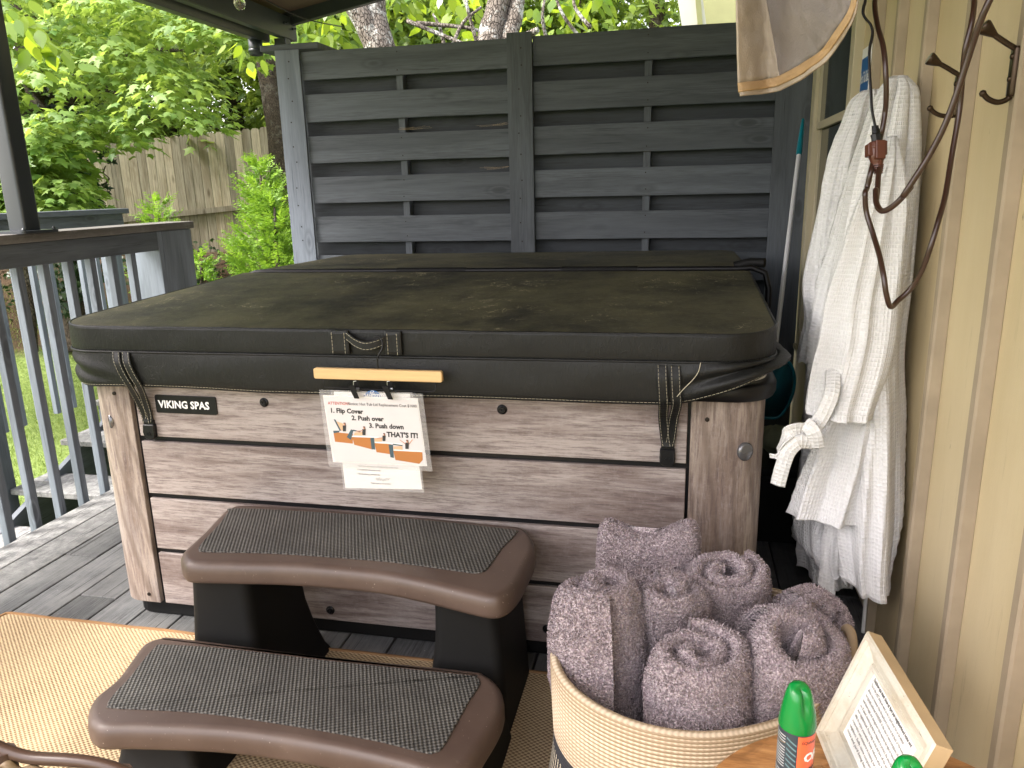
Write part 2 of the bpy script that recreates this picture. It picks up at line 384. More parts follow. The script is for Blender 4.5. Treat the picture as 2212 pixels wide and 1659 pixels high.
def siding():
    k = N('cream_painted_siding'); o = k.obj((1, 1, 1)); f = k.noise(3, 5, .6, k.obj((1, 1, .25))); g = k.noise(9, 7, .75, k.obj((1, 6, .5)))
    c = k.mix(k.ramp(f, (.3, 0.), (.7, 1.)), (.50, .405, .235), (.60, .505, .32))
    c = k.mix(k.ramp(g, (.60, 0.), (.74, .5)), c, (.30, .245, .15))
    p = k.noise(20, 4, .8, k.obj((1, 1.5, .35))); c = k.mix(k.ramp(p, (.70, 0.), (.73, .8)), c, (.12, .095, .06))
    return k.fin(c, .55, k.bump(k.math('ADD', g, k.math('MULTIPLY', k.ramp(p, (.70, 0.), (.73, 1.)), -.6)), .35, .003), .35)
M['siding'] = siding()
M['batten'] = plain('aged_shade_toned_batten_paint', (.32, .26, .18), .6, .3, 0, .30, .4)  # aged paint, also browned and darkened to carry the shade on the batten sides
def picket():
    k = N('weathered_cedar_pickets'); g = k.obj((14, 14, .7)); f = k.noise(4, 6, .7, g); f2 = k.noise(1.4, 3, .6, k.obj((2, 2, .6)), 1.)
    c = k.mix(k.ramp(f, (.32, 0.), (.66, 1.)), (.17, .15, .115), (.38, .345, .275)); c = k.mix(k.ramp(f2, (.5, 0.), (.72, .7)), c, (.15, .115, .07))
    kn = k.n('ShaderNodeTexVoronoi'); kn.inputs['Scale'].default_value = 1.; k.set(kn.inputs['Vector'], k.obj((5, 5, 1.6))); c = k.mix(k.ramp(kn.outputs['Distance'], (.06, .75), (.16, 0.)), c, (.07, .05, .03))
    c = k.mix(1., c, k.ramp(k.rnd(), (0., (.62, .62, .6)), (1., (1.15, 1.12, 1.05))), 'MULTIPLY')
    return k.fin(c, .8, k.bump(f, .5, .004), .2)
M['picket'] = picket()
def leafmat(name, dark, light, trans=.45, rough=.5):
    k = N(name); r = k.rnd(); c = k.ramp(r, (0., dark), (1., light)); nn = k.noise(40, 2, .5, k.obj(rndshift=False)); c = k.mix(k.math('MULTIPLY', nn, .3), c, dark)
    k.fin(c, rough, None, .4)
    tr = k.n('ShaderNodeBsdfTranslucent'); k.set(tr.inputs[0], k.mix(.5, c, (light[0]*1.5, light[1]*1.45, light[2]*.6)))
    mx = k.n('ShaderNodeMixShader'); mx.inputs[0].default_value = trans
    k.t.links.new(k.b.outputs[0], mx.inputs[1]); k.t.links.new(tr.outputs[0], mx.inputs[2]); k.t.links.new(mx.outputs[0], k.out.inputs[0]); return k.m
M['maple'] = leafmat('maple_leaf', (.075, .165, .035), (.36, .48, .14))
M['dogwood'] = leafmat('dogwood_leaf', (.09, .18, .020), (.32, .42, .045), .55, .3)
M['farleaf'] = leafmat('woodland_leaf', (.04, .10, .018), (.30, .40, .10), .5)
M['ivyleaf'] = leafmat('ivy_leaf', (.010, .030, .010), (.03, .075, .02), .2, .35)
M['conifer'] = leafmat('arborvitae_spray', (.08, .18, .018), (.27, .44, .06), .35)
def bark(name, a, b, lich):
    k = N(name); v = k.n('ShaderNodeTexVoronoi', feature='DISTANCE_TO_EDGE'); v.inputs['Scale'].default_value = 9
    nz = k.noise(14, 5, .7, k.obj(rndshift=False)); k.set(v.inputs['Vector'], k.obj((5, 5, 2.2), rndshift=False)); f = k.ramp(v.outputs['Distance'], (.0, 0.), (.12, 1.))
    c = k.mix(k.math('MULTIPLY', f, nz), a, b); c = k.mix(k.ramp(k.noise(7, 6, .75, k.obj(rndshift=False)), (.52, 0.), (.62, lich)), c, (.52, .54, .50))
    return k.fin(c, .85, k.bump(k.math('ADD', f, nz), .9, .012), .2)
M['bark'] = bark('dogwood_bark', (.05, .04, .032), (.30, .26, .22), .85); M['darkbark'] = bark('dark_bark', (.02, .016, .012), (.12, .09, .065), .1)
def ground():
    k = N('lawn_and_leaf_litter'); o = k.obj(rndshift=False); s = k.n('ShaderNodeSeparateXYZ'); k.set(s.inputs[0], o)
    n1 = k.noise(2.3, 6, .7, o); n2 = k.noise(28, 6, .8, o)
    gr = k.mix(k.ramp(n2, (.35, 0.), (.65, 1.)), (.07, .12, .02), (.26, .33, .10)); br = k.mix(n2, (.035, .024, .014), (.12, .075, .045)); br = k.mix(k.ramp(n1, (.5, 0.), (.6, .8)), br, (.02, .05, .015))
    f = k.ramp(k.math('MULTIPLY_ADD', n1, .25, k.math('MULTIPLY_ADD', s.outputs[2], 1., .55)), (.02, 0.), (.14, 1.))
    return k.fin(k.mix(f, gr, br), .9, k.bump(n2, .8, .03), .2)
M['ground'] = ground()
M['grass'] = leafmat('grass_blade', (.08, .14, .02), (.28, .36, .09), .3)
M['steel'] = plain('dark_grey_powder_coat', (.030, .036, .042), .35, .5)
M['roofwood'] = plain('brown_soffit_panel', (.11, .07, .045), .7)
M['alu'] = plain('brushed_aluminium', (.62, .62, .62), .28, .5, .9, .05)
M['chrome'] = plain('smoked_chrome_cap', (.16, .16, .17), .25, .6, .6, .05)
M['pole'] = plain('silver_pole_finish', (.66, .67, .68), .35, .6, .15, .05)
M['teal'] = plain('teal_plastic', (.005, .17, .22), .35)
M['white'] = plain('white_acrylic', (.75, .73, .68), .3, .5, 0, .04)
M['lettering_white'] = plain('white_lettering', (.8, .8, .8), .5, .3, 0, .02)
M['cordbrown'] = plain('brown_cord_rubber', (.030, .013, .008), .30)
M['plugbrown'] = plain('brown_plug', (.075, .020, .010), .38)
M['bronze'] = plain('aged_bronze', (.055, .036, .022), .34, .5, .75, .45, .15)
M['maplewood'] = painted_wood('pale_hanger_wood', (.62, .42, .20), 0, 0, .82)
M['paper'] = plain('white_paper', (.76, .75, .73), .6, .3, 0, .02)
M['ink'] = plain('dark_ink', (.03, .03, .03), .6); M['inkred'] = plain('red_ink', (.45, .05, .03), .6)
M['inkblue'] = plain('blue_ink', (.01, .10, .30), .5); M['inktub'] = plain('printed_tub_brown', (.42, .17, .05), .6, .3, 0, .15)
M['inklid'] = plain('printed_cover_slate', (.05, .09, .11), .6); M['inkskin'] = plain('printed_skin', (.50, .26, .17), .6); M['inkgrey'] = plain('printed_grey_paper', (.62, .60, .60), .6, .3, 0, .04)
M['inktan'] = plain('printed_tan', (.62, .40, .24), .6)
def clear(name, tint=(1, 1, 1), a=.25, rough=.12):
    k = N(name); k.fin(tint, rough, None, .5); tr = k.n('ShaderNodeBsdfTransparent'); mx = k.n('ShaderNodeMixShader'); mx.inputs[0].default_value = a
    k.t.links.new(tr.outputs[0], mx.inputs[1]); k.t.links.new(k.b.outputs[0], mx.inputs[2]); k.t.links.new(mx.outputs[0], k.out.inputs[0]); return k.m
M['laminate'] = clear('clear_laminate', (.8, .8, .8), .13)
M['netting'] = clear('teal_net_mesh', (.01, .16, .20), .8, .8)
k = N('window_glass'); k.fin((.012, .02, .014), .06, None, .6); M['glass'] = k.m
M['casing'] = plain('cream_trim_paint', (.46, .41, .28), .5, .4, 0, .1, .2)
k = N('bulb_glass'); k.fin((1, 1, 1), .03); k.b.inputs['Transmission Weight'].default_value = .95; M['bulb'] = k.m
def canvas(name, a, b):
    k = N(name); o = k.obj(rndshift=False); f = k.noise(6, 5, .65, o); c = k.mix(k.ramp(f, (.3, 0.), (.7, 1.)), a, b)
    return k.fin(c, .75, k.bump(k.math('ADD', k.noise(300, 2, .6, o), k.math('MULTIPLY', k.noise(14, 3, .6, o), 1.2)), .35, .004), .3)
M['canvas'] = canvas('beige_cover_lining', (.30, .25, .19), (.39, .33, .26)); M['canvas2'] = canvas('grey_cover_canvas', (.17, .15, .135), (.22, .19, .165))
M['velcro'] = canvas('tan_fastener_strip', (.28, .175, .08), (.48, .335, .18))
def stoolwood():
    k = N('oiled_stool_wood'); f = k.noise(5, 6, .7, k.obj((3, 22, 3))); g = k.noise(2, 3, .6, k.obj((3, 9, 3)), 2.)
    c = k.mix(k.ramp(f, (.3, 0.), (.7, 1.)), (.24, .10, .032), (.50, .26, .10)); c = k.mix(k.ramp(g, (.5, 0.), (.65, .6)), c, (.16, .07, .025)); return k.fin(c, .38, k.bump(f, .15, .001), .45)
M['stoolwood'] = stoolwood()
def shabby():
    k = N('distressed_white_frame_paint'); o = k.obj(rndshift=False); f = k.noise(14, 5, .7, o); s = k.noise(40, 6, .8, k.obj((1, .35, 1), rndshift=False))
    c = k.mix(k.ramp(f, (.42, 0.), (.68, .6)), (.56, .535, .46), (.40, .32, .21)); c = k.mix(k.ramp(s, (.62, 0.), (.66, .9)), c, (.10, .08, .07)); return k.fin(c, .5, k.bump(s, .3, .001), .35)
M['shabby'] = shabby(); M['rawwood'] = plain('raw_frame_side', (.42, .31, .18), .7, .3, 0, .3, .3)
M['green'] = plain('green_cap_plastic', (.0, .17, .028), .25); M['canink'] = plain('can_label_slate', (.022, .035, .045), .35)
M['canred'] = plain('can_label_orange', (.80, .13, .05), .35); M['canblue'] = plain('can_label_blue', (.25, .45, .52), .35); M['cangrey'] = plain('can_label_text_grey', (.42, .43, .43), .5); M['canstripe'] = plain('can_stripe_teal', (.10, .18, .20), .4)
M['dark_tunnel'] = plain('dark_rubber_mat', (.03, .03, .03), .8)
M['wicker'] = plain('woven_cane', (.15, .105, .06), .55, .4, 0, .4, .3); M['chairwood'] = plain('dark_chair_rim', (.06, .035, .025), .35)
M['clothgreen'] = plain('pale_green_rag', (.22, .24, .15), .9, .2, 0, .3, .5)
M['screw'] = plain('dark_screw_head', (.02, .015, .012), .4, .5, .5)
M['stone'] = plain('neighbour_wall_white', (.6, .58, .54), .7)
M['eave'] = plain('neighbour_wall_olive', (.26, .26, .12), .7)
# ================================================================== SETTING
def struct(o): o['kind'] = 'structure'; return o
# terrain: lawn below the deck, rising to a wooded bank at the picket fence
def gz(x, y):
    t = (y + .25*(-x-4) - 6.2)/3.4; t = min(1, max(0, t)); s = t*t*(3-2*t)
    return -.86 + 1.35*s + .05*noise.noise(Vector((x*.5, y*.5, 0)))
xs = np.concatenate([np.linspace(-90, -16, 14), np.linspace(-15, 6, 64), np.linspace(8, 60, 10)])
ys = np.concatenate([np.linspace(-40, -3, 10), np.linspace(-2, 16, 56), np.linspace(18, 90, 14)])
m = MB(); vs = [(x, y, gz(x, y)) for y in ys for x in xs]; nx = len(xs)
m.add(vs, [(j*nx+i, j*nx+i+1, (j+1)*nx+i+1, (j+1)*nx+i) for j in range(len(ys)-1) for i in range(nx-1)])
g = smooth(struct(m.build('ground', M['ground'])))
# grass blades on the part of the lawn one sees through the balusters
def blades(n, fx, hmin, hmax, w):
    V = []; Fc = []; R = []
    for i in range(n):
        x, y = fx(); z = gz(x, y); h = random.uniform(hmin, hmax); a = random.uniform(0, PI*2); dx, dy = math.cos(a)*w, math.sin(a)*w
        b = random.uniform(-.5, .5)*h; c = random.uniform(-.5, .5)*h; k = len(V)
        V += [(x-dx, y-dy, z-.01), (x+dx, y+dy, z-.01), (x+b+dx*.5, y+c, z+h*.6), (x+b*1.6, y+c*1.6, z+h)]; Fc.append((k, k+1, k+2, k+3)); R.append(random.random())
    return V, Fc, R
V_, F_, R_ = blades(42000, lambda: (random.uniform(-8.5, -1.3), random.uniform(.5, 7.5)), .03, .075, .004)
m = MB(); m.v = V_; m.f = F_; m.r = R_; m.m = [0]*len(F_); tag(m.build('grass', M['grass']), 'mown lawn grass seen through the balusters', None, None, 'stuff')

# deck
m = MB(); bw = .157
xe = [-1.045, -.883, -.724] + [-.572+bw*i for i in range(1, 20)]
xe = [-1.045, -.883, -.724, -.570] + [-.413+bw*i for i in range(0, 20)]
for i in range(len(xe)-1):
    if xe[i] > 2.4: break
    a, b = xe[i]+.003, min(xe[i+1], 2.42)-.003
    y = -3.2 - random.random()*1.5; ends = []
    cuts = [y] + ([random.uniform(-.9, .6), 2.4] if i > 3 else ([.35, 2.4] if i == 2 else [2.4])) + [6.2]
    for c0, c1 in zip(cuts, cuts[1:]): m.box((a, c0+.0015, -.03), (b, c1-.0015, random.uniform(-.001, .001)))
deck = struct(bevel(m.build('deck', M['deck']), .004)); 
m = MB(); m.box((-1.03, -4.5, -.24), (2.42, 6.15, -.034)); struct(m.build('deck_frame', M['blackmat']))
# rug
rl = [AZ(2, 1345, .012)[0]+.03, -.095]
t = thing('rug', 'tan woven jute rug with a bound edge under the steps', 'rug', (.7, -1., 0))
m = MB(); bx = densify(rrect(-.56, -2.6, 1.78, -.10, .02, 3), .05)
slab(m, bx, [(0, .002), (0, .009), (.004, .012)], zf=lambda x, y: .002*noise.noise(Vector((x*3, y*3, 0)))+.0012)
m.build('weave', M['rug'], t)
m = MB(); pts = [(-.56+.0*i, 0, 0) for i in range(2)]
path = [(-.562, -2.6, .011)]+[(-.562+.004*noise.noise(Vector((0, y*7, 0))), y, .011) for y in np.linspace(-2.5, -.12, 60)]+[(-.555, -.103, .012)]+[(x, -.098+.004*noise.noise(Vector((x*7, 0, 0))), .011) for x in np.linspace(-.54, 1.78, 90)]
m.tube(path, .008, 6, flat=.8); m.build('binding', M['rugedge'], t)

# ================================================================== HOUSE WALL
XW = 2.36
t = thing('house', 'cream house wall of vertical board and batten siding with a window', 'house', (XW, 0, 0))
m = MB(); m.box((XW, -4., -.9), (XW+.12, 1.30, 3.6)); m.box((XW, 2.36, -.9), (XW+.12, 3.3, 3.6)); m.box((XW, 1.302, -.9), (XW+.12, 2.358, .62)); m.box((XW, 1.302, 2.16), (XW+.12, 2.358, 3.6))
m.build('siding', M['siding'], t)
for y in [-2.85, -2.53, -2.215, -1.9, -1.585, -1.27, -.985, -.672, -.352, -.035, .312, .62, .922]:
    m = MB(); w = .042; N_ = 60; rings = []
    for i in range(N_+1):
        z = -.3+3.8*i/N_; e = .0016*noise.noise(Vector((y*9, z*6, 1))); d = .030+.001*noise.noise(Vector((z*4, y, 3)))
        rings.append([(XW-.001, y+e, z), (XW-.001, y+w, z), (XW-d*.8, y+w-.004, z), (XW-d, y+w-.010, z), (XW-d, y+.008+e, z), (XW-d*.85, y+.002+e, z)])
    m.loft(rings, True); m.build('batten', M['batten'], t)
wn = MB()
def wframe(y0, y1, z0, z1, w, x0, x1, name, mat, par):
    m = MB(); m.box((x0, y0, z0), (x1, y0+w, z1)); m.box((x0, y1-w, z0), (x1, y1, z1)); m.box((x0+.0015, y0+w, z1-w), (x1, y1-w, z1)); m.box((x0+.0015, y0+w, z0), (x1, y1-w, z0+w))
    return bevel(m.build(name, mat, par), .003)
win = wframe(1.24, 2.19, .58, 2.20, .075, XW-.034, XW+.01, 'window', M['casing'], t)
for nm, (a, b, zz0, zz1, xx) in {'upper_sash': (1.315, 2.115, 1.655, 2.12, XW-.018), 'lower_sash': (1.315, 2.115, .66, 1.70, XW-.006)}.items():
    m = MB(); w = .035; m.box((xx, a, zz0), (xx+.02, a+w, zz1)); m.box((xx, b-w, zz0), (xx+.02, b, zz1)); m.box((xx+.001, a+w, zz1-w), (xx+.02, b-w, zz1)); m.box((xx+.001, a+w, zz0), (xx+.02, b-w, zz0+w))
    s_ = bevel(m.build(nm, M['casing'], win), .002)
    m = MB(); m.box((xx+.010, a+w-.004, zz0+w-.004), (xx+.014, b-w+.004, zz1-w+.004)); m.build('pane', M['glass'], win)
m = MB(); m.box((XW-.046, 1.22, .55), (XW+.01, 2.19, .577)); bevel(m.build('sill', M['casing'], win), .003)
m = MB(); m.box((XW+.13, 1.2, .5), (XW+.16, 2.4, 2.3)); m.build('blind', plain('dark_room_blind', (.02, .025, .02), .8), t)

# wall sign behind the robes
t = thing('safety_sign', 'white hot tub safety notice with blue header on the cream wall', 'sign', (2.33, 1., 1.7))
m = MB(); m.box((2.3255, .935, 1.30), (2.329, 1.072, 1.862)); bevel(m.build('panel', M['paper'], t), .001)
m = MB(); m.box((2.3243, .937, 1.715), (2.3253, 1.062, 1.828)); m.build('header', M['inkblue'], t)
text('lettering', 'Hot Tub Safety', M['lettering_white'], t, (2.3241, 1.058, 1.745), (0, -1, 0), (0, 0, 1), .052, .001, ext=.0004, sx=.42)
text('lettering', '- Shower with soap before use\n- Enter and exit the tub slowly\n- Please no running or diving\n- Do not bring glass near tub', M['ink'], t, (2.3253, 1.058, 1.672), (0, -1, 0), (0, 0, 1), .026, .0004, ext=.0004, sx=.42, lsp=1.25)

# ================================================================== PRIVACY FENCE
D0 = 2.20
t = thing('privacy_fence', 'dark grey horizontal board privacy fence behind the hot tub', 'fence', (.8, D0, 0))
P = .226
def fboard(x0, x1, z0, z1, yf, nails=(), mat='paint_x'):
    m = MB(); n = 14; h = z1-z0; sd = random.random()*50; bow = random.uniform(-.004, .004)
    rings = []
    for i in range(n+1):
        x = x0+(x1-x0)*i/n; e = .0025*noise.noise(Vector((x*2, sd, 0))); e2 = .0025*noise.noise(Vector((x*2, sd, 5))); b = bow*math.sin(PI*i/n)
        rings.append([(x, yf+b, z0+e), (x, yf+.018+b, z0+e), (x, yf+.018+b, z1+e2), (x, yf+b, z1+e2)])
    m.loft(rings, True); o = bevel(m.build('board', M[mat], t), .0015, 1)
    for xn in nails:
        for zz in (z0+.03, z1-.03):
            nm.lathe([(0, 0), (.0035, 0), (.0035, .0012)], M=Matrix.Translation((xn+random.uniform(-.004, .004), yf-.0006+b*0, zz+random.uniform(-.006, .006))) @ Matrix.Rotation(PI/2, 4, 'X'), n=8)
nm = MB()
ztop = 2.182
bays = [(-.408, .779, .16), (.917, 2.151, 1.52)]
for (x0, x1, xm) in bays:
    for i in range(7):
        z1 = ztop-i*P - (.0 if x0 < 0 else -.004); z0 = z1-.148
        if x0 > 0: pass
        fboard(x0-.0+ (0 if i else -.0), x1+.002, z0, z1, D0+.008, (xm,))
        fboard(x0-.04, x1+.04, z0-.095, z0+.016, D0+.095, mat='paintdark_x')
    m = MB(); m.box((xm-.019, D0+.030, .3), (xm+.019, D0+.092, ztop-.02)); bevel(m.build('spacer', M['paint_z'], t), .002)
for (a, b, z1) in ((-.558, -.410, 2.196), (.780, .916, 2.206)):
    m = MB(); rings = []; n = 16
    for i in range(n+1):
        z = -.0+(z1)*i/n; e = .002*noise.noise(Vector((a*5, z*2, 0)))
        rings.append([(a+e, D0-.012, z), (b+e, D0-.012, z), (b+e, D0+.006, z), (a+e, D0+.006, z)])
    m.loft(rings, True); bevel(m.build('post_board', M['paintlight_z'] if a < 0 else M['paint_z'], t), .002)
    for z in np.arange(.9, z1, .113): nm.lathe([(0, 0), (.0042, 0), (.0042, .0012)], M=Matrix.Translation(((a+b)/2+random.uniform(-.012, .012), D0-.0128, z+random.uniform(-.02, .02))) @ Matrix.Rotation(PI/2, 4, 'X'), n=8)
    m = MB(); m.box((a+.002, D0+.116, 0), (b-.002, D0+.20, z1-.03)); bevel(m.build('post', M['paint_z'], t), .002)
m = MB(); m.box((2.152, D0-.012, 0), (2.322, D0+.006, 2.24)); m.box((2.14, D0+.116, 0), (2.32, D0+.20, 2.24)); bevel(m.build('post', M['paint_z'], t), .002)
nm.build('nail', M['screw'], t)
m = MB(); m.box((-.66, D0-.02+.03, 2.198), (-.30, D0+.30, 2.232)); bevel(m.build('post_cap', M['paint_x'], t), .006)
m = MB()
for i in range(9):   # old web in the gaps
    a = Vector((.775-random.random()*.02, D0+.02, random.choice((1.76, 1.53))+random.uniform(-.008, .01))); b = a+Vector((-random.uniform(.03, .17), random.uniform(0, .02), random.uniform(-.012, .004)))
    m.tube([a, (a+b)/2+Vector((0, 0, -.004)), b], .0004, 3, cap=False)
for i in range(8):
    a = Vector((.16+random.uniform(-.03, .02), D0+.02, 1.752+random.uniform(-.004, .01))); b = a+Vector((random.uniform(.03, .22), random.uniform(0, .02), random.uniform(-.004, .01)))
    m.tube([a, (a+b)/2+Vector((0, 0, -.003)), b], .0004, 3, cap=False)
m.build('web', plain('dusty_web', (.42, .32, .2), .9), t)

# ================================================================== CANOPY
def roofz(x): return 2.655+.172*(x+1.065)
t = thing('porch_canopy', 'dark grey steel porch canopy with gutter and posts over the deck', 'canopy', (-1.05, 3.3, 2.5))
m = MB(); x0, x1 = -1.22, 2.36
rings = []
for y in (-2.3, 3.42): pass
m.add([(x0, -2.3, roofz(x0)), (x1, -2.3, roofz(x1)), (x1, 3.42, roofz(x1)), (x0, 3.42, roofz(x0)), (x0, -2.3, roofz(x0)+.05), (x1, -2.3, roofz(x1)+.05), (x1, 3.42, roofz(x1)+.05), (x0, 3.42, roofz(x0)+.05)],
      [(0, 3, 2, 1), (4, 5, 6, 7), (0, 1, 5, 4), (1, 2, 6, 5), (2, 3, 7, 6), (3, 0, 4, 7)])
m.build('roof_panel', M['roofwood'], t)
for y in (-1.8, -.7, .4, 1.5, 2.5):
    m = MB(); m.beam((-1.06, y, roofz(-1.06)-.05), (2.34, y, roofz(2.34)-.05), .05, .09); m.build('rafter', M['steel'], t)
m = MB(); m.beam((-1.10, 3.385, roofz(-1.10)-.035), (2.34, 3.385, roofz(2.34)-.035), .05, .10); bevel(m.build('end_beam', M['steel'], t), .004)
m = MB(); m.box((-1.10, -2.3, 2.475), (-1.04, 3.44, 2.625)); bevel(m.build('eave_beam', M['steel'], t), .005)
m = MB(); # gutter
prof = [(-1.30, 2.60), (-1.30, 2.53), (-1.285, 2.475), (-1.25, 2.455), (-1.19, 2.455), (-1.18, 2.47), (-1.18, 2.60), (-1.186, 2.60), (-1.186, 2.475), (-1.245, 2.462), (-1.28, 2.482), (-1.294, 2.53), (-1.294, 2.60)]
m.loft([[(p[0], y, p[1]) for p in prof] for y in (-2.3, 3.30)], True); gt = smooth(m.build('gutter', M['steel'], t), 40)
m = MB(); m.tube([(-1.24, 3.2, 2.47), (-1.24, 3.2, 2.36)], [.048, .046], 20, cap=False); m.lathe([(.05, 0), (.052, .01), (.05, .02)], (-1.24, 3.2, 2.38), 20, cap=False)
so = smooth(m.build('outlet', M['steel'], t)); sm = so.modifiers.new('s', 'SOLIDIFY'); sm.thickness = .003
for y in np.arange(-1.9, 3.2, .62):
    m = MB(); m.beam((-1.29, y, 2.592), (-1.06, y, 2.60), .03, .006); m.build('gutter_strap', M['steel'], t)
for (x, y, zb) in ((-1.09, .815, 1.287), (-1.09, 3.31, -.8)):
    m = MB(); m.loft([[(p[0], p[1], z) for p in rrect(x-.045, y-.045, x+.045, y+.045, .014, 4)] for z in (zb, 2.474)]); smooth(m.build('post', M['steel'], t), 40)
m = MB(); m.loft([[(p[0], p[1], z) for p in rrect(-1.19, .715, -1.00, .915, .02, 4)] for z in (1.2755, 1.287)]); m.build('base_plate', M['steel'], t)
for a, b in ((-1.175, .735), (-1.02, .735), (-1.02, .9), (-1.175, .9)): m = MB(); m.lathe([(0, .0), (.008, 0), (.008, .007), (.004, .012), (0, .012)], (a, b, 1.287), 10); m.build('bolt', M['steel'], t)
for zz, yy in ((2.57, 3.26), (2.55, 3.38)): m = MB(); m.lathe([(0, 0), (.010, 0), (.010, .01), (.005, .012), (.005, .03)], M=Matrix.Translation((-1.04, yy, zz)) @ Matrix.Rotation(PI/2, 4, 'Y'), n=8); m.build('bolt', M['steel'], t)
# bulb of the light string
t = thing('string_light', 'clear glass bulb of a light string hanging from the canopy', 'light bulb', (-.58, 1.93, 2.5))
c = AD(517, 2, 4.)
m = MB(); m.lathe([(.0, -.045), (.012, -.043), (.024, -.033), (.030, -.016), (.028, .002), (.018, .022), (.013, .034), (.013, .04)], tuple(c), 20); smooth(m.build('bulb', M['bulb'], t))
m = MB(); m.lathe([(.0, .036), (.016, .038), (.017, .075), (.009, .085), (0, .086)], tuple(c), 16); m.build('socket', M['black'], t)
m = MB(); m.tube(catmull([tuple(c+np.array((-.05, 1.4, .13))), tuple(c+np.array((-.02, .7, .06))), tuple(c+np.array((0, 0, .082))), tuple(c+np.array((.04, -.8, .11))), tuple(c+np.array((.05, -1.6, .2)))], 6), .004, 6); m.build('cable', M['black'], t)
m = MB(); m.tube([tuple(c+np.array((.0, 0, .03))), tuple(c+np.array((.003, 0, -.02)))], .0015, 5); m.build('filament', M['velcro'], t)

# ================================================================== RAILINGS AND STAIRS
t = thing('deck_railing', 'grey wooden railing with square balusters along the deck edge', 'railing', (-1.1, 1., 0))
m = MB(); m.box((-1.215, -2.6, 1.236), (-1.035, 1.945, 1.2755)); bevel(m.build('handrail', M['railcap'], t), .005)
m = MB(); m.box((-1.085, -2.6, 1.135), (-1.048, 1.628, 1.2345)); bevel(m.build('top_rail', M['paint_y'], t), .003)
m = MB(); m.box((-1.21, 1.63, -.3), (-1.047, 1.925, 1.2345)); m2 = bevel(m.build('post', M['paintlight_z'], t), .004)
b0 = None
for i in range(-18, 10):
    y = .150+.1445*i
    if b0 is None:
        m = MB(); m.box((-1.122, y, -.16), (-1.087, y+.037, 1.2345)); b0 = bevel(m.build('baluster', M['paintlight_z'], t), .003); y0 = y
    else:
        copyobj(b0, (0, y-y0, 0), t)
m = MB(); m.box((-1.086, -2.6, -.17), (-1.046, 6, -.034)); m.build('rim_joist', M['paint_y'], t)
t = thing('stair_railing', 'grey railing along the outer side of the yard stairs', 'railing', (-2.15, 2., 0))
m = MB(); m.box((-2.54, -.2, 1.30), (-2.38, 3.12, 1.337)); bevel(m.build('handrail', M['paint_y'], t), .004)
m = MB(); m.box((-2.45, -.2, 1.21), (-2.41, 3.08, 1.2985)); m.build('top_rail', M['paint_y'], t)
for y in (-.2, 1.62, 2.94):
    m = MB(); m.box((-2.54, y, -.86), (-2.452 if y != 1.62 else -2.405, y+.12, 1.2985)); bevel(m.build('post', M['paintlight_z' if y > 2 else 'paint_z'], t), .004)
b0 = None
for i in range(-1, 7):
    y = 1.92+.145*i
    if 1.5 < y < 1.74: continue
    if b0 is None: m = MB(); m.box((-2.488, y, -.02), (-2.453, y+.036, 1.2985)); b0 = bevel(m.build('baluster', M['paintlight_z'], t), .003); y0 = y
    else: copyobj(b0, (0, y-y0, 0), t)
t = thing('yard_stairs', 'grey timber stairs climbing from the lawn beside the deck', 'stairs', (-1.6, 1.5, -.8))
for z, y0, y1 in ((-.18, 2.13, 2.46), (-.36, 1.68, 2.00), (-.54, 1.24, 1.56), (-.72, .80, 1.12)):
    for k in range(2):
        a = y0+(y1-y0)*k/2; m = MB(); m.box((-2.40, a+.002, z-.038), (-1.12, a+(y1-y0)/2-.003, z)); bevel(m.build('tread', M['deck'], t), .004)
for x in (-2.30, -1.155):
    m = MB(); 
    pts = [(.6, -.86), (.80, -.76), (2.5, -.05), (2.5, -.50), (1.6, -.86)]
    m.add([(x+dx, p[0], p[1]-.04) for dx in (0, .04) for p in pts], [(4, 3, 2, 1, 0), (5, 6, 7, 8, 9)]+[(i, (i+1) % 5, 5+(i+1) % 5, 5+i) for i in range(5)])
    m.build('stringer', M['paint_y'], t)
for k in range(7):
    a = 2.48+.145*k; m = MB(); m.box((-2.40, a, -.035), (-1.05, a+.14, 0)); bevel(m.build('landing_board', M['deck'], t), .003)
m = MB(); m.box((-2.38, 2.50, -.2), (-1.10, 2.54, -.037)); m.build('landing_joist', M['paint_x'], t)

# ================================================================== PICKET FENCE
t = thing('picket_fence', 'tall weathered dog-eared cedar picket fence on the bank behind the trees', 'fence', (-6, 9.4, .5))
A = AD(176, 315, 12.4); B = AD(605, 270, 12.4); dv = (B-A); L = math.hypot(dv[0], dv[1]); ux = Vector((dv[0]/L, dv[1]/L, 0)); nrm = Vector((-ux.y, ux.x, 0)); sl = dv[2]/L
pk = 0; s = 0.; npk = 0
while s < L+3.2:
    w = .138; h = 1.83; z1 = A[2]+sl*s+random.uniform(-.012, .012); o = Vector((A[0], A[1], 0))+ux*s; m = MB(); th = .016; j = random.uniform(-.002, .004)
    prof = [(0, z1-h-.25), (w, z1-h-.25), (w, z1-.03), (w-.03, z1), (.03, z1), (0, z1-.03)]
    vs = [tuple(o+ux*p[0]+nrm*(-d+j)+Vector((0, 0, p[1]))) for d in (th, 0) for p in prof]
    m.add(vs, [(0, 1, 2, 3, 4, 5), (11, 10, 9, 8, 7, 6)]+[(i, i+6, (i+1) % 6+6, (i+1) % 6) for i in range(6)]); m.build('picket', M['picket'], t); s += .1445; npk += 1
    if npk > 60: break
for dz in (-.35, -1.22):
    a = Vector((A[0], A[1], A[2]+dz))-nrm*.045; b = a+ux*(L+3.2)+Vector((0, 0, sl*(L+3.2))); m = MB(); m.beam(a, b, .06, .085) if dz < -1 else m.beam(a+nrm*.08, b+nrm*.08, .05, .08); m.build('rail', M['picket'], t)
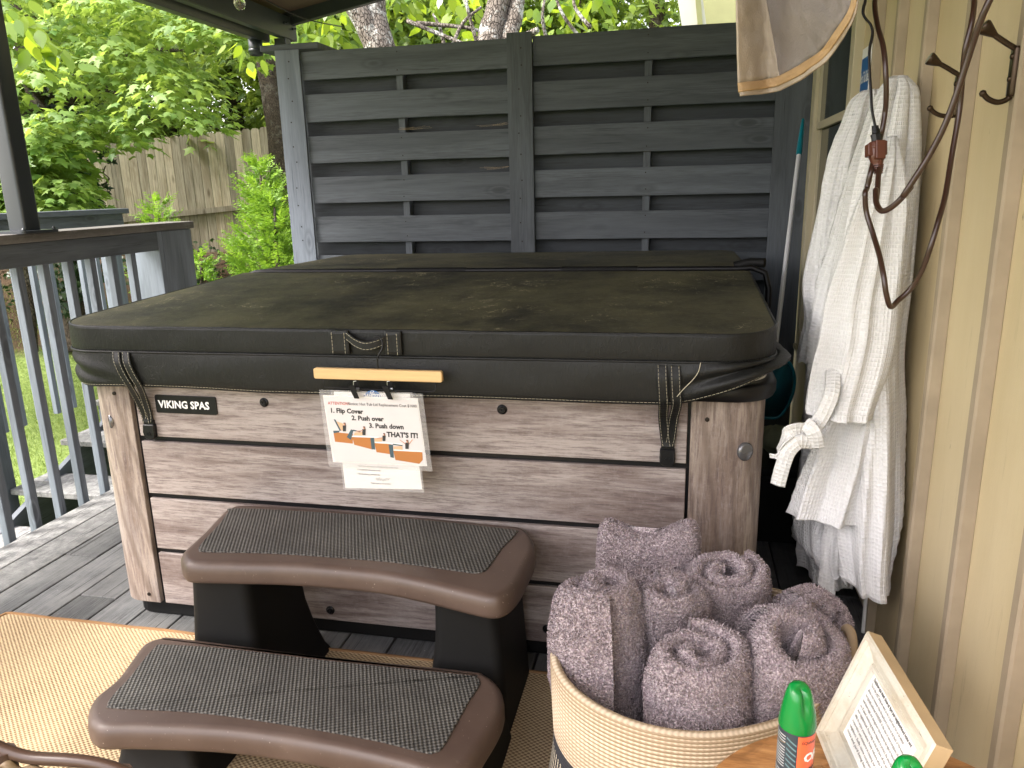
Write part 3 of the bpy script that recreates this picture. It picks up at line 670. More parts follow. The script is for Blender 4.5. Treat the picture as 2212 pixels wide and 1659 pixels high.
# ================================================================== HOT TUB
t = thing('hot_tub', 'square hot tub in grey-brown wood-look cabinet on the deck', 'hot tub', (.93, 1., 0))
X0, X1, Y1 = -.168, 1.957, 2.03
m = MB(); slab(m, rrect(-.135, .012, 1.935, Y1-.02, .08, 6), [(0, .003), (0, .054)]); bevel(m.build('base', M['blackmat'], t), .003)
m = MB(); slab(m, rrect(-.15, .012, 1.94, Y1-.012, .09, 6), [(0, .052), (0, .9)]); m.build('inner_shell', M['black'], t)
h = .2; g = .009
for i in range(4):
    z0 = .052+h*i+(g if i else .002); z1 = .052+h*(i+1)-g
    for (a, b, nm_) in (((.012, -.001, z0), (1.748, .013, z1), 'plank'), ((X0+.001, .10, z0), (X0+.016, Y1-.1, z1), 'side_plank'), ((X1-.016, .10, z0), (X1-.001, Y1-.1, z1), 'side_plank')):
        m = MB(); m.box(a, b); bevel(m.build(nm_, M['cab_x'], t), .002)
def cpost(x0, x1, y0, y1, r4, nm_='corner_post'):
    m = MB(); slab(m, rrect(x0, y0, x1, y1, r4, 8), [(0, .056), (0, .858)]); o = smooth(m.build(nm_, M['cab_z'], t), 45); return o
cpost(X0, -.004, -.006, .11, (.01, .01, .085, .003)); cpost(1.757, X1, -.006, .11, (.01, .01, .003, .085))
cpost(X0, -.004, Y1-.11, Y1, (.003, .085, .01, .01)); cpost(1.757, X1, Y1-.11, Y1, (.085, .003, .01, .01))
m = MB(); slab(m, densify(rrect(-.195, -.030, 1.985, Y1+.03, .13, 10), .1), [(.03, .845), (.006, .848), (0, .86), (0, .885), (.008, .893), (.03, .894)]); smooth(m.build('rim', M['black'], t), 50)
m = MB(); slab(m, densify(rrect(-.17, .0, 1.960, Y1, .12, 10), .1), [(.02, .89), (.0, .895), (.0, .935), (.02, .95)]); smooth(m.build('acrylic_lip', M['white'], t), 50)
for (x, z, r) in ((.471, .791, .012), (1.227, .798, .012), (.63, .09, .012), (1.35, .10, .012)):
    m = MB()
    m.lathe([(0, 0), (r*1.25, 0), (r*1.25, .002), (r*.8, .005), (r*.72, .009), (r*.3, .009), (0, .006)], M=Matrix.Translation((x, -.0005, z)) @ Matrix.Rotation(PI/2, 4, 'X'), n=20)
    smooth(m.build('bolt', M['black'], t), 40)
m = MB()
for (x, z) in ((-.058, .803), (1.80, .793), (-.045, .085)):
    m.lathe([(0, 0), (.0065, 0), (.006, .003), (0, .0035)], M=Matrix.Translation((x, -.006, z)) @ Matrix.Rotation(PI/2, 4, 'X'), n=12)
m.build('screw', M['screw'], t)
# maker's plate
m = MB(); slab(m, [(p[0], p[1]) for p in rrect(.088, .744, .306, .803, .006, 4)], [(0, 0), (0, .004), (.001, .0045)])
for i, p in enumerate(m.v): m.v[i] = (p[0], -.0012-p[2], p[1])
pl = m.build('name_plate', M['black'], t)
text('lettering', 'VIKING SPAS', M['lettering_white'], pl, (.1005, -.0062, .7622), (1, 0, 0), (0, 0, 1), .0335, .0011, sx=.94, space=1.02)
# corner lights
for (x, y, ang) in ((1.903, -.004, 28), (-.094, .006, -50)):
    Mx = Matrix.Translation((x, y, .706)) @ Matrix.Rotation(math.radians(ang), 4, 'Z') @ Matrix.Rotation(PI/2, 4, 'X')
    m = MB(); m.lathe([(0, -.004), (.022, -.004), (.023, .004), (.020, .008), (.0, .0095)], M=Mx, n=28, sy=1.15); cl = smooth(m.build('corner_light', M['chrome'], t), 60)
    m = MB(); pts = [(.017*math.cos(a), .017*1.15*math.sin(a)) for a in np.linspace(0, PI, 14)]+[(-.009+.0, -.0025), (0, .0), (.009, .0025)]
    m.add([tuple(Mx @ Vector((p[0], p[1], .0098))) for p in pts], [tuple(range(len(pts)))]); m.build('lens', plain('smoked_lens', (.09, .09, .09), .25), cl)

# ================================================================== COVER
t = thing('tub_cover', 'black vinyl hot tub cover with a dirty olive top', 'hot tub cover', (.93, 1., .9))
def topz(x, y):
    a = abs(y-1.0)/1.06; return 1.034+.052*(1-a)**1.0+.006*(x/2.) if y < 1.0 else 1.070+.016*(1-a)+.012*(x/2.)
def tap(ol): return [(p[0]+(.06*min(1, max(0, p[1]))*(1 if p[0] < .5 else 0)), p[1]) for p in ol]
def halfslab(y0, y1, r4, nm_, drop):
    """cover half: grid top sewn to a side panel, seam at the rim"""
    ol = tap(densify(rrect(-.215, y0, 1.975, y1, r4, 12), .04)); m = MB(); rings = []
    def wr(p, z, a): return a*noise.noise(Vector((p[0]*7, p[1]*7, z*9)))+a*.6*noise.noise(Vector((p[0]*19, p[1]*19, z*25)))
    for d, f in ((.008, 0.), (.001, .02), (.0, .08), (.0, .3), (-.001, .5), (.0, .7), (.0, .88), (.0005, .96), (.003, .99), (.010, 1.0)):
        R = []
        for p in inset(ol, d):
            zt = topz(p[0], p[1]); zb = drop(p[0], p[1]); z = zb+(zt-zb)*f; e = wr(p, z, .0025*(1 if 0.1 < f < .9 else .3)); R.append((p[0]+e*.5, p[1]+e, z))
        rings.append(R)
    n = len(ol); cx = .9; cy = (y0+y1)/2
    last = rings[-1]
    for s_ in np.linspace(.985, .0, 30):
        rings.append([(cx+(p[0]-cx)*s_, cy+(p[1]-cy)*s_, topz(cx+(p[0]-cx)*s_, cy+(p[1]-cy)*s_)+.0028*noise.noise(Vector(((cx+(p[0]-cx)*s_)*5, (cy+(p[1]-cy)*s_)*5, 4)))+.001*noise.noise(Vector(((cx+(p[0]-cx)*s_)*18, (cy+(p[1]-cy)*s_)*18, 4)))) for p in last])
    m.loft(rings, True)
    for i in range(len(m.f)):
        ring = (i//n) if i < (len(rings)-1)*n else 99
        m.m[i] = 1 if ring >= 8 else 0
    return smooth(m.build(nm_, [M['vinyl'], M['vinyl_top']], t), 60)
fz = lambda x, y: .957+.011*(x/2.)
halfslab(-.068, .985, (.02, .02, .15, .15), 'front_panel', fz)
halfslab(1.02, 2.075, (.12, .12, .02, .02), 'rear_panel', lambda x, y: .965)
m = MB(); m.box((-.145, .96, .95), (1.96, 1.045, 1.078)); m.build('hinge', M['vinyl'], t)
# piping and stitches on the top edge
olp = tap(densify(rrect(-.215, -.068, 1.975, .985, (.02, .02, .15, .15), 12), .03))
front = [p for p in inset(olp, .005)]
k0 = [i for i, p in enumerate(front) if p[1] < .9]
pth = sorted([front[i] for i in k0], key=lambda p: 0)
left = [p for p in front if p[0] < .1 and p[1] < .9]
# order: walk the outline and keep the run with y<.9
idx = [i for i in range(len(front)) if front[i][1] < .9]
start = next(i for i in idx if (i-1) % len(front) not in idx)
run = []; i = start
while front[i][1] < .9 and len(run) < len(front): run.append(front[i]); i = (i+1) % len(front)
m = MB(); m.tube([(p[0], p[1], topz(p[0], p[1])-.003+.0012*noise.noise(Vector((p[0]*9, p[1]*9, 0)))) for p in run], .0045, 8); smooth(m.build('piping', M['vinyl'], t))
fo = [p for p in inset(olp, -.0015)]
run2 = []; i = start
while fo[i][1] < .9 and len(run2) < len(fo): run2.append(fo[i]); i = (i+1) % len(fo)
m = MB(); m.tube([(p[0], p[1], fz(p[0], p[1])-.002) for p in run2], .004, 8); smooth(m.build('seam', M['vinyl'], t))
# skirt: hangs from the seam, folded and slack at both corners
sk = tap(densify(rrect(-.212, -.066, 1.972, 2.05, .15, 14), .02))
def skirt_pt(p, f):
    x, y = p; zt = .955+.011*(x/2.)
    cr = min(1., max(0., (x-1.70)/.27)) if x > 1 else 0.; cr = cr*(1 if y < .1 else max(0., 1-(y-.1)/.7))
    cl = min(1., max(0., (.06-x)/.26)) if x < 1 else 0.; cl = cl*(1 if y < .15 else max(0., 1-(y-.15)/.7))
    zb = .847-.004*math.sin(x*2.1)+.004*noise.noise(Vector((x*3, y*3, 0)))+.098*cr**1.35-.006*cl
    z = zt+(zb-zt)*f; nx_, ny_ = (x-.93)/1.05, (y-1.)/1.05; k_ = 10; l = (abs(nx_)**k_+abs(ny_)**k_)**(1/k_)
    gx, gy = math.copysign(abs(nx_/l)**(k_-1), nx_), math.copysign(abs(ny_/l)**(k_-1), ny_); gl = math.hypot(gx, gy); gx /= gl; gy /= gl
    out = .006*math.sin(PI*f)**.8-.001+.0035*noise.noise(Vector((x*6, y*6, f*1.5)))
    w = math.sin(PI*min(1, f))**.6
    def ridge(t): return math.exp(-(t/.16)**2)
    s_ = (x-1.70)/.27+(max(0, y+.06))*1.1
    out += cr*(.012+w*(.030*ridge(f-.62+.55*(s_-.6))-.020*ridge(f-.36+.50*(s_-.6))+.022*ridge(f-.10+.45*(s_-.6))))
    q = (.06-x)/.26+(max(0, y+.06))*1.1
    out += cl*(-.006+w*(.010*ridge(f-.15-.6*(1-q))-.016*ridge(f-.40-.6*(1-q))+.006*ridge(f-.62-.5*(1-q))))
    if f > .92 and cr < .2: out -= .006*(f-.92)/.08
    return (x+gx*out, y+gy*out, z)
rings = [[skirt_pt(p, f) for p in sk] for f in np.linspace(0, 1, 22)]
m = MB(); m.loft(rings, False); skt = smooth(m.build('skirt', M['vinyl'], t)); so = skt.modifiers.new('s', 'SOLIDIFY'); so.thickness = .004; so.offset = -1
# hem stitches
def stitches(m, pts, seg=.0075, gap=.003, r=.00065):
    pts = [Vector(p) for p in pts]; acc = 0; on = True; cur = [pts[0]]
    for a, b in zip(pts, pts[1:]):
        d = (b-a).length
        if d < 1e-6: continue
        s = 0
        while s < d:
            need = (seg if on else gap)-acc; stp = min(need, d-s); s += stp; acc += stp; q = a+(b-a)*(s/d)
            if on: cur.append(q)
            if acc >= (seg if on else gap)-1e-9:
                if on and len(cur) > 1: m.tube([cur[0], cur[-1]], r, 4, cap=False)
                on = not on; acc = 0; cur = [q]
m = MB(); idx = [i for i, p in enumerate(sk) if p[1] < .6]; st = next(i for i in idx if (i-1) % len(sk) not in idx); rr_ = []; i = st
while sk[i][1] < .6 and len(rr_) < len(sk): 
    q = skirt_pt(sk[i], .955); c_ = Vector((q[0]-.93, (q[1]-1.)*3, 0)).normalized()*.0048; rr_.append((q[0]+c_.x, q[1]+c_.y, q[2])); i = (i+1) % len(sk)
stitches(m, rr_); m.build('stitching', M['thread'], t)
# straps
def strap(xt, xb, xk, buckle_z, side):
    s_ = None
    for (dx0, dx1, xx) in ((-.031, -.003, -.004), (.003, .031, .012)):
        m = MB(); path = [(xt+(dx0+dx1)/2, -.071, .956), (xt+(xb-xt)*.3+(dx0+dx1)/2, -.084, .925), (xt+(xb-xt)*.7+(dx0+dx1)/2, -.083, .885), (xb+(dx0+dx1)/2, -.074, .850), (xk+(dx0+dx1)/2*.80, -.030, .80), (xk+(dx0+dx1)/2*.45, -.012, .74), (xk+(dx0+dx1)/2*.15, -.011-(.003 if dx0 < 0 else 0), buckle_z+.012)]
        P_ = catmull(path, 6); w = .0135; rings = []
        for i, p in enumerate(P_):
            rings.append([(p[0]-w, p[1], p[2]), (p[0]-w, p[1]-.0035, p[2]), (p[0]+w, p[1]-.0035, p[2]), (p[0]+w, p[1], p[2])])
        m.loft(rings, True); o = bevel(m.build('strap', M['vinyl'], t), .0012); s_ = s_ or o
        m = MB()
        for q in (-.0095, .0095): stitches(m, [(p[0]+q, p[1]-.0042, p[2]) for p in P_], .007, .003, .00055)
        m.build('strap_stitching', M['thread'], o)
    m = MB(); z = buckle_z; x = xk
    slab(m, rrect(x-.021, z-.045, x+.021, z+.005, (.004, .004, .014, .014), 5), [(0, 0), (0, .012), (.003, .015)]); slab(m, rrect(x-.018, z+.002, x+.018, z+.018, .002, 3), [(0, .0), (0, .009)])
    for i, p in enumerate(m.v): m.v[i] = (p[0], -.0012-p[2], p[1])
    m.lathe([(.0045, 0), (.007, 0), (.007, .002), (.0045, .002)], M=Matrix.Translation((x, -.0166, z-.026)) @ Matrix.Rotation(PI/2, 4, 'X'), n=16, cap=False)
    for q in (-1, 1): m.tube([(x+q*.0165, -.013, z-.008), (x+q*.0185, -.014, z-.02), (x+q*.016, -.013, z-.034)], .0035, 6)
    smooth(m.build('buckle', M['black'], t), 40)
strap(.046, .078, .056, .700, 1); strap(1.694, 1.701, 1.697, .700, 0)
# loose thread
m = MB(); m.tube(catmull([(1.775, -.078, .967), (1.770, -.086, .945), (1.757, -.092, .925), (1.735, -.092, .90), (1.718, -.092, .878)], 6), .0011, 5); m.build('loose_thread', M['thread'], t)
# lift handle: two tabs and a slack loop
hd = None
for (a, b) in ((.745, .805), (.912, .962)):
    m = MB(); rings = []
    for z in np.linspace(.968, 1.036, 8):
        y = -.077-(.002 if .97 < z < 1.03 else 0); rings.append([(a, y+.006, z), (a, y-.002, z), (a+.006, y-.004, z), (b-.006, y-.004, z), (b, y-.002, z), (b, y+.006, z)])
    m.loft(rings, True); o = bevel(m.build('handle_tab', M['vinyl'], t), .0015)
    m = MB()
    for q in (a+.010, b-.012): stitches(m, [(q, -.0835, z) for z in np.linspace(.970, 1.034, 20)])
    m.build('tab_stitching', M['thread'], o)
m = MB(); P_ = catmull([(.800, -.080, 1.020), (.83, -.094, 1.005), (.86, -.098, .996), (.89, -.093, 1.0), (.918, -.080, 1.012)], 6)
m.loft([[(p[0], p[1]+.002, p[2]+.013), (p[0], p[1]-.003, p[2]+.013), (p[0], p[1]-.003, p[2]-.013), (p[0], p[1]+.002, p[2]-.013)] for p in P_], True); hl = bevel(m.build('handle_loop', M['vinyl'], t), .001)
m = MB(); stitches(m, [(p[0], p[1]-.0042, p[2]+.009) for p in P_]); stitches(m, [(p[0], p[1]-.0042, p[2]-.009) for p in P_]); m.build('loop_stitching', M['thread'], hl)
# lifter bar across the fold
t = thing('cover_lifter', 'black tubular cover lifter bar lying across the fold of the cover', 'cover lifter', (.93, 1.01, 1.09))
m = MB(); pth = [(-.145, 1.0, 1.07), (-.11, 1.0, 1.082)]+[(x, 1.0, 1.086+.010*x/2) for x in np.linspace(-.06, 1.93, 12)]+[(1.98, 1.0, 1.10), (2.03, 1.0, 1.08), (2.045, .99, 1.02), (2.045, .98, .80), (2.045, .98, .30)]
m.tube(pth, .0115, 12); smooth(m.build('bar', M['black'], t), 60)
for x in (.55, 1.25):
    m = MB(); m.tube([(x, 1.0, 1.086+.01*x/2), (x+.3, 1.0, 1.0865+.01*(x+.3)/2)], .0135, 12); smooth(m.build('foam_sleeve', M['blackmat'], t), 60)
m = MB(); m.tube([(1.92, 1.06, 1.10), (1.98, 1.05, 1.115), (2.03, 1.03, 1.115)], .018, 10); smooth(m.build('knuckle', M['blackmat'], t), 60)

# ================================================================== HANGER AND NOTICES
YS = -.118
def Z8(x, y, yy=YS): return AY((1250+x*.43411)*.54, (1280+y*.43411)*.54, yy)
t = thing('clip_hanger', 'pale wooden clip hanger hanging from the cover handle', 'hanger', (.89, -.12, .9))
a = Z8(20, 487); b = Z8(1200, 522)
ux = Vector((b-a)).normalized(); ux.y = 0; ux.normalize(); uz = Vector((0, 0, 1)); uz = (uz-ux*uz.dot(ux)).normalized()
Lb = (Vector(b)-Vector(a)).length
m = MB(); pr_ = rrect(0, -.0155, Lb, .0155, .006, 4); slab(m, pr_, [(.002, -.008), (0, -.006), (0, .006), (.002, .008)])
for i, p in enumerate(m.v): v = Vector(a)+ux*p[0]+uz*p[1]; m.v[i] = (v.x, YS+.0-p[2], v.z)
smooth(m.build('bar', M['maplewood'], t), 40)
m = MB(); hk = [Z8(603, 450), Z8(600, 400), Z8(600, 350), Z8(618, 310), Z8(637, 270), Z8(638, 225), Z8(625, 185), Z8(600, 163), Z8(570, 160), Z8(548, 170)]
hk = [(p[0], YS+(.0 if i < 3 else .012*min(1, (i-3)/4)), p[2]) for i, p in enumerate(hk)]
m.tube(catmull(hk, 5), .0023, 8); smooth(m.build('hook', M['black'], t))
m = MB(); wr_ = [Z8(103, 535), Z8(103, 590), Z8(112, 615), Z8(140, 622), Z8(600, 642), Z8(1095, 662), Z8(1125, 656), Z8(1135, 635), Z8(1135, 575)]
m.tube([tuple(p) for p in wr_], .0015, 8); smooth(m.build('wire', M['black'], t))
for cx_ in (398, 708):
    m = MB(); o_ = 8 if cx_ > 500 else 0
    def bx(p4, y0, y1): 
        m.add([(*Z8(p[0], p[1], y0),) for p in p4]+[(*Z8(p[0], p[1], y1),) for p in p4], [(0, 1, 2, 3), (7, 6, 5, 4), (0, 4, 5, 1), (1, 5, 6, 2), (2, 6, 7, 3), (3, 7, 4, 0)])
    bx([(cx_-25, 557+o_), (cx_+28, 559+o_), (cx_+30, 620+o_), (cx_-18, 618+o_)], YS-.002, YS+.010)
    bx([(cx_-70, 604+o_), (cx_-12, 606+o_), (cx_+36, 726+o_), (cx_-12, 724+o_)], YS-.020, YS-.013)
    cl = bevel(m.build('clip', M['blackmat'], t), .0012)
    m = MB(); m.tube([tuple(Z8(cx_-20, 600, YS-.0045)), tuple(Z8(cx_-20, 566, YS-.0045)), tuple(Z8(cx_+5, 562, YS-.0045))], .0012, 6); m.tube([tuple(Z8(cx_+5, 634, YS-.006)), tuple(Z8(cx_+30, 634, YS-.006))], .0035, 8); m.build('spring', M['alu'], cl)
def quad(m, pts, y, r=None): m.add([tuple(Z8(p[0], p[1], y)) for p in pts], [tuple(range(len(pts)))], r)
def sheet(name, pts, y, mat, par, th=.0006):
    m = MB(); n = len(pts); V = [tuple(Z8(p[0], p[1], yy)) for yy in (y, y+th) for p in pts]
    m.add(V, [tuple(range(n))[::-1], tuple(n+i for i in range(n))]+[(i, (i+1) % n, n+(i+1) % n, n+i) for i in range(n)]); return m.build(name, mat, par)
def rq(a, b, c, d, r=12):
    """quad TL TR BR BL with rounded corners"""
    P_ = [np.array(p, float) for p in (a, b, c, d)]; out = []
    for i in range(4):
        p = P_[i]; u = P_[i-1]-p; w = P_[(i+1) % 4]-p; u /= np.linalg.norm(u); w /= np.linalg.norm(w)
        for s_ in np.linspace(0, 1, 5):
            A_ = p+u*r*(1-s_)**2; out.append(tuple(p+u*r*(1-s_)**2+w*r*s_**2))
    return out
s2 = thing('rules_sheet', 'laminated typed rules sheet clipped behind the picture notice', 'notice', (.9, -.1, .7))
sheet('paper', [(195, 660), (900, 680), (1012, 1562), (303, 1548)], YS+.004, M['paper'], s2)
sheet('laminate', rq((165, 645), (925, 668), (1032, 1592), (288, 1562)), YS+.0032, M['laminate'], s2, .0003)
m = MB(); cc = [(552+84*math.cos(a), 728+80*math.sin(a)) for a in np.linspace(0, 2*PI, 40)[:-1]]; quad(m, cc, YS+.0029); m.build('seal', M['inkblue'], s2)
dx_ = (Z8(1000, 700)-Z8(500, 683)); ux8 = Vector((dx_[0], 0, dx_[2])).normalized(); uz8 = Vector((-ux8.z, 0, ux8.x))
def t8(s, x, y, size, mat, par, yy, **kw):
    o = Z8(x, y, yy); text('lettering', s, mat, par, o, ux8, uz8, size, ext=.0002, **kw)
t8('SANITIZED', 480, 708, .0125, M['lettering_white'], s2, YS+.0026, bold=.0003, sx=.95)
m = MB(); m.tube([tuple(Z8(540, 668, YS+.0026)), tuple(Z8(548, 678, YS+.0026)), tuple(Z8(566, 655, YS+.0026))], .0009, 5)
m.tube([tuple(Z8(551+19*math.cos(a), 669+17*math.sin(a), YS+.0026)) for a in np.linspace(.3, 5.6, 18)], .0006, 5); m.build('tick_mark', M['lettering_white'], s2)
t8('7. Please help us conserve resources and replace hot tub cover when finished.', 415, 1350, .0076, M['ink'], s2, YS+.0026, sx=.52)
t8('8. See additional rules posted on wall.', 415, 1383, .0076, M['ink'], s2, YS+.0026, sx=.62)
t8('9. Be safe and have a wonderful time.', 415, 1423, .0076, M['ink'], s2, YS+.0026, sx=.62)
m = MB(); sg_ = []
for i in range(90):
    u = i/89; sg_.append(tuple(Z8(585+128*u, 1470-14*math.sin(u*34)*(1.1-.5*u)-6*math.sin(u*9), YS+.0027)))
m.tube(sg_, .00035, 4); m.build('signature', M['ink'], s2)
t8('A place to pause, rest, and reflect', 540, 1508, .0072, M['ink'], s2, YS+.0026, sx=.62)
s1 = thing('picture_notice', 'laminated landscape notice with four tub drawings held by two clips', 'notice', (.87, -.12, .76))
sheet('paper', [(95, 692), (970, 722), (1057, 1347), (190, 1310)], YS, M['paper'], s1)
sheet('laminate', rq((60, 642), (1015, 680), (1106, 1396), (150, 1350)), YS-.0008, M['laminate'], s1, .0002)
m = MB(); quad(m, [(108, 710), (960, 738), (1042, 1330), (204, 1298)], YS-.0011); m.build('print_ground', M['inkgrey'], s1)
Y2 = YS-.0014
t8('ATTENTION!', 143, 777, .0118, M['inkred'], s1, Y2, bold=.0002, sx=.95)
t8('Notice: Hot Tub Lid Replacement Cost $1000', 324, 783, .0118, M['ink'], s1, Y2, bold=.00012, sx=.93)
for s_, x, y in (('1. Flip Cover', 163, 852), ('2. Push over', 362, 921), ('3. Push down', 522, 992)): t8(s_, x, y, .0192, M['ink'], s1, Y2, bold=.0008, sx=1.0)
t8("THAT'S IT!", 686, 1075, .0205, M['ink'], s1, Y2, bold=.0009, sx=.98)
def drawing(y_, items, mat, name):
    for q in items: m = MB(); quad(m, q, y_); m.build(name, mat, s1)
drawing(Y2-.0002, [[(192, 1032), (372, 1050), (372, 1140), (208, 1122)], [(365, 1072), (558, 1085), (556, 1195), (385, 1150)], [(568, 1128), (722, 1145), (722, 1238), (590, 1218)], [(742, 1198), (1012, 1215), (1016, 1290), (984, 1325), (765, 1290)]], M['inktub'], 'printed_tub')
drawing(Y2-.0003, [[(212, 930), (285, 955), (285, 1015), (262, 1022)], [(390, 1035), (470, 1032), (455, 1065), (380, 1062)], [(570, 1090), (645, 1085), (640, 1120), (575, 1122)], [(745, 1165), (825, 1160), (830, 1195), (748, 1195)]], M['inktan'], 'printed_cover_back')
drawing(Y2-.0004, [[(355, 1066), (610, 1075), (610, 1088), (365, 1078)], [(568, 1120), (825, 1138), (825, 1150), (575, 1134)], [(745, 1192), (1010, 1206), (1012, 1218), (745, 1204)]], M['paper'], 'printed_rim')
drawing(Y2-.0005, [[(195, 915), (212, 918), (265, 1020), (250, 1022)], [(190, 1020), (250, 1020), (245, 1035), (195, 1045)], [(355, 1008), (378, 1015), (355, 1105), (315, 1080)], [(375, 1010), (445, 1028), (440, 1036), (370, 1022)], [(532, 1085), (568, 1085), (578, 1195), (545, 1190)], [(700, 1148), (742, 1148), (750, 1272), (718, 1265)], [(742, 1140), (830, 1152), (830, 1162), (742, 1152)]], M['inklid'], 'printed_cover')
bod = []; skn = []; hr = []
for (x, y, s_) in ((295, 985, 1.1), (475, 1020, 1.1), (660, 1078, 1.0), (872, 1145, 1.15)):
    bod.append([(x-16*s_, y-12*s_), (x+14*s_, y-12*s_), (x+12*s_, y+38*s_), (x-14*s_, y+38*s_)]); skn.append([(x-7*s_, y-30*s_), (x+5*s_, y-30*s_), (x+5*s_, y-12*s_), (x-6*s_, y-12*s_)])
    hr.append([(x-9*s_, y-36*s_), (x+8*s_, y-35*s_), (x+12*s_, y-12*s_), (x+6*s_, y-8*s_), (x+3*s_, y-28*s_), (x-9*s_, y-28*s_)])
skn += [[(800, 1105), (808, 1104), (858, 1138), (854, 1145)], [(918, 1100), (926, 1104), (892, 1146), (886, 1142)], [(400, 1022), (462, 1016), (464, 1024), (402, 1030)], [(590, 1088), (645, 1082), (646, 1090), (592, 1096)]]
drawing(Y2-.0006, bod, M['ink'], 'printed_shirt'); drawing(Y2-.0007, skn, M['inkskin'], 'printed_face'); drawing(Y2-.0008, hr, plain('printed_hair', (.10, .04, .02), .6), 'printed_hair')

# ================================================================== SPA STEPS
t = thing('spa_steps', 'brown moulded two-tier spa steps with ribbed black treads', 'steps', (.85, -.4, .01))
def Zs(lst, z): return [tuple(AZ(u, v, z)[:2]) for u, v in lst]
def tread_part(outl, mat_, z, th, rz):
    ol = catmull(Zs(outl, z-.012), 6, True); ol = [tuple(p) for p in ol]
    m = MB(); slab(m, ol, [(.010, z-th), (.002, z-th+.003), (0, z-th+.012), (0, z-.030), (.002, z-.016), (.008, z-.006), (.018, z-.0008), (.026, z)]); o = smooth(m.build('tread', M['brown'], t), 75)
    il = catmull(Zs(mat_, z), 6, True); m = MB(); slab(m, [tuple(p) for p in il], [(0, z-.004), (0, z+.0026), (.0015, z+.0036)]); m.build('tread_mat', M['tread'], o)
tread_part([(389, 1205), (400, 1190), (440, 1153), (470, 1121), (492, 1103), (530, 1095), (650, 1100), (900, 1120), (1080, 1137), (1130, 1144), (1152, 1166), (1156, 1195), (1143, 1225), (1122, 1265), (1095, 1292), (1060, 1300), (1000, 1288), (900, 1264), (800, 1246), (640, 1232), (500, 1228), (415, 1226), (395, 1219)],
           [(430, 1183), (445, 1165), (475, 1133), (493, 1108), (510, 1100), (700, 1109), (900, 1124), (1100, 1145), (1113, 1152), (1110, 1160), (1085, 1185), (1064, 1215), (1048, 1234), (1028, 1239), (1000, 1236), (900, 1222), (800, 1211), (600, 1197), (446, 1193), (432, 1190)], .450, .062, 0)
tread_part([(188, 1560), (190, 1535), (205, 1510), (250, 1472), (282, 1430), (308, 1397), (345, 1381), (400, 1381), (700, 1419), (1000, 1449), (1052, 1461), (1083, 1490), (1089, 1528), (1075, 1566), (1045, 1615), (1020, 1655), (990, 1680), (950, 1684), (850, 1655), (700, 1622), (500, 1592), (300, 1583), (220, 1583), (196, 1573)],
           [(233, 1520), (250, 1497), (280, 1466), (308, 1430), (335, 1400), (358, 1394), (500, 1404), (700, 1428), (1000, 1459), (1027, 1463), (1036, 1480), (1012, 1518), (978, 1580), (955, 1618), (938, 1627), (915, 1627), (800, 1599), (600, 1564), (420, 1540), (246, 1531), (236, 1526)], .225, .062, 0)
def leg(xa, xb, flare, nm_='leg'):
    s = 1 if flare > 0 else -1
    m = MB()
    def fr(x0, x1, y0, y1, z, r=.03): return [(p[0], p[1], z) for p in rrect(x0, y0, x1, y1, r, 5)]
    secs = []
    for f, z in ((0, .392), (.15, .34), (.4, .26), (.6, .18), (.75, .12), (.86, .07), (.94, .03), (1., .013)):
        k2 = f**3.5; w_in = .085*k2; w_out = .045*f*.6
        x0 = xa-(w_out if s < 0 else w_in); x1 = xb+(w_in if s < 0 else w_out)
        secs.append(fr(x0, x1, -.375-.05*k2, -.075-.0*f, z))
    m.loft(secs, True); m2 = smooth(m.build(nm_, M['blackmat'], t), 60)
    m = MB(); secs = []
    for f, z in ((0, .168), (.3, .12), (.6, .07), (.85, .03), (1., .013)):
        k2 = f**2.2; x0 = xa-(.035*f if s < 0 else .05*k2); x1 = xb+(.05*k2 if s < 0 else .035*f)
        secs.append(fr(x0, x1, -.695-.035*k2, -.36, z))
    m.loft(secs, True); smooth(m.build(nm_, M['blackmat'], t), 60)
leg(.405, .585, -1); leg(1.115, 1.285, 1)
# ================================================================== ROPE BASKET AND TOWELS
BX, BY, BR, RZ = 1.785, -.505, .309, .425
t = thing('rope_basket', 'cream cotton rope basket with a dark band full of rolled towels', 'basket', (BX, BY, .012))
def brad(z): return BR - .006*math.cos(z/RZ*PI) + (.045*(1-z/.24)**1.5 if z < .24 else 0) - (.05*(1-z/.03) if z < .03 else 0)
nco = 46; pitch = (RZ-.014)/nco; n = 150; m = MB(); rings = []; uvr = []
for i in range(nco):
    for a in (-80, -45, 0, 45, 80):
        z = .014+pitch*(i+.5)+math.sin(math.radians(a))*pitch*.5; r = brad(z)+math.cos(math.radians(a))*pitch*.42
        rings.append((r, z))
for zz, rr_ in ((RZ+.001, BR+.002), (RZ+.0035, BR-.004), (RZ, BR-.010), (RZ-.05, BR-.012), (.2, BR-.014), (.03, BR-.02)): rings.append((rr_, zz))
def bwob(a, z): return .034*math.cos(2*(a-math.radians(225)))+.004*noise.noise(Vector((math.cos(a)*2, math.sin(a)*2, z*3)))
def bdz(a, z): return (.006*math.sin(2*a+1)+.006*noise.noise(Vector((math.cos(a)*1.5, math.sin(a)*1.5, 7))))*(z/RZ)
vs = []; uv = []
for r, z in rings:
    for k in range(n+1):
        a = 2*PI*k/n; R_ = r+bwob(a, z); vs.append((BX+R_*math.cos(a), BY+R_*math.sin(a)*.95, z+bdz(a, z))); uv.append((k/n*2*PI*BR, z))
N1 = n+1; fs = [(i*N1+k, i*N1+k+1, (i+1)*N1+k+1, (i+1)*N1+k) for i in range(len(rings)-1) for k in range(n)]
m.add(vs, fs, .5, 0, uv); smooth(m.build('body', M['rope'], t))
m = MB(); ha = math.radians(158); hp = []
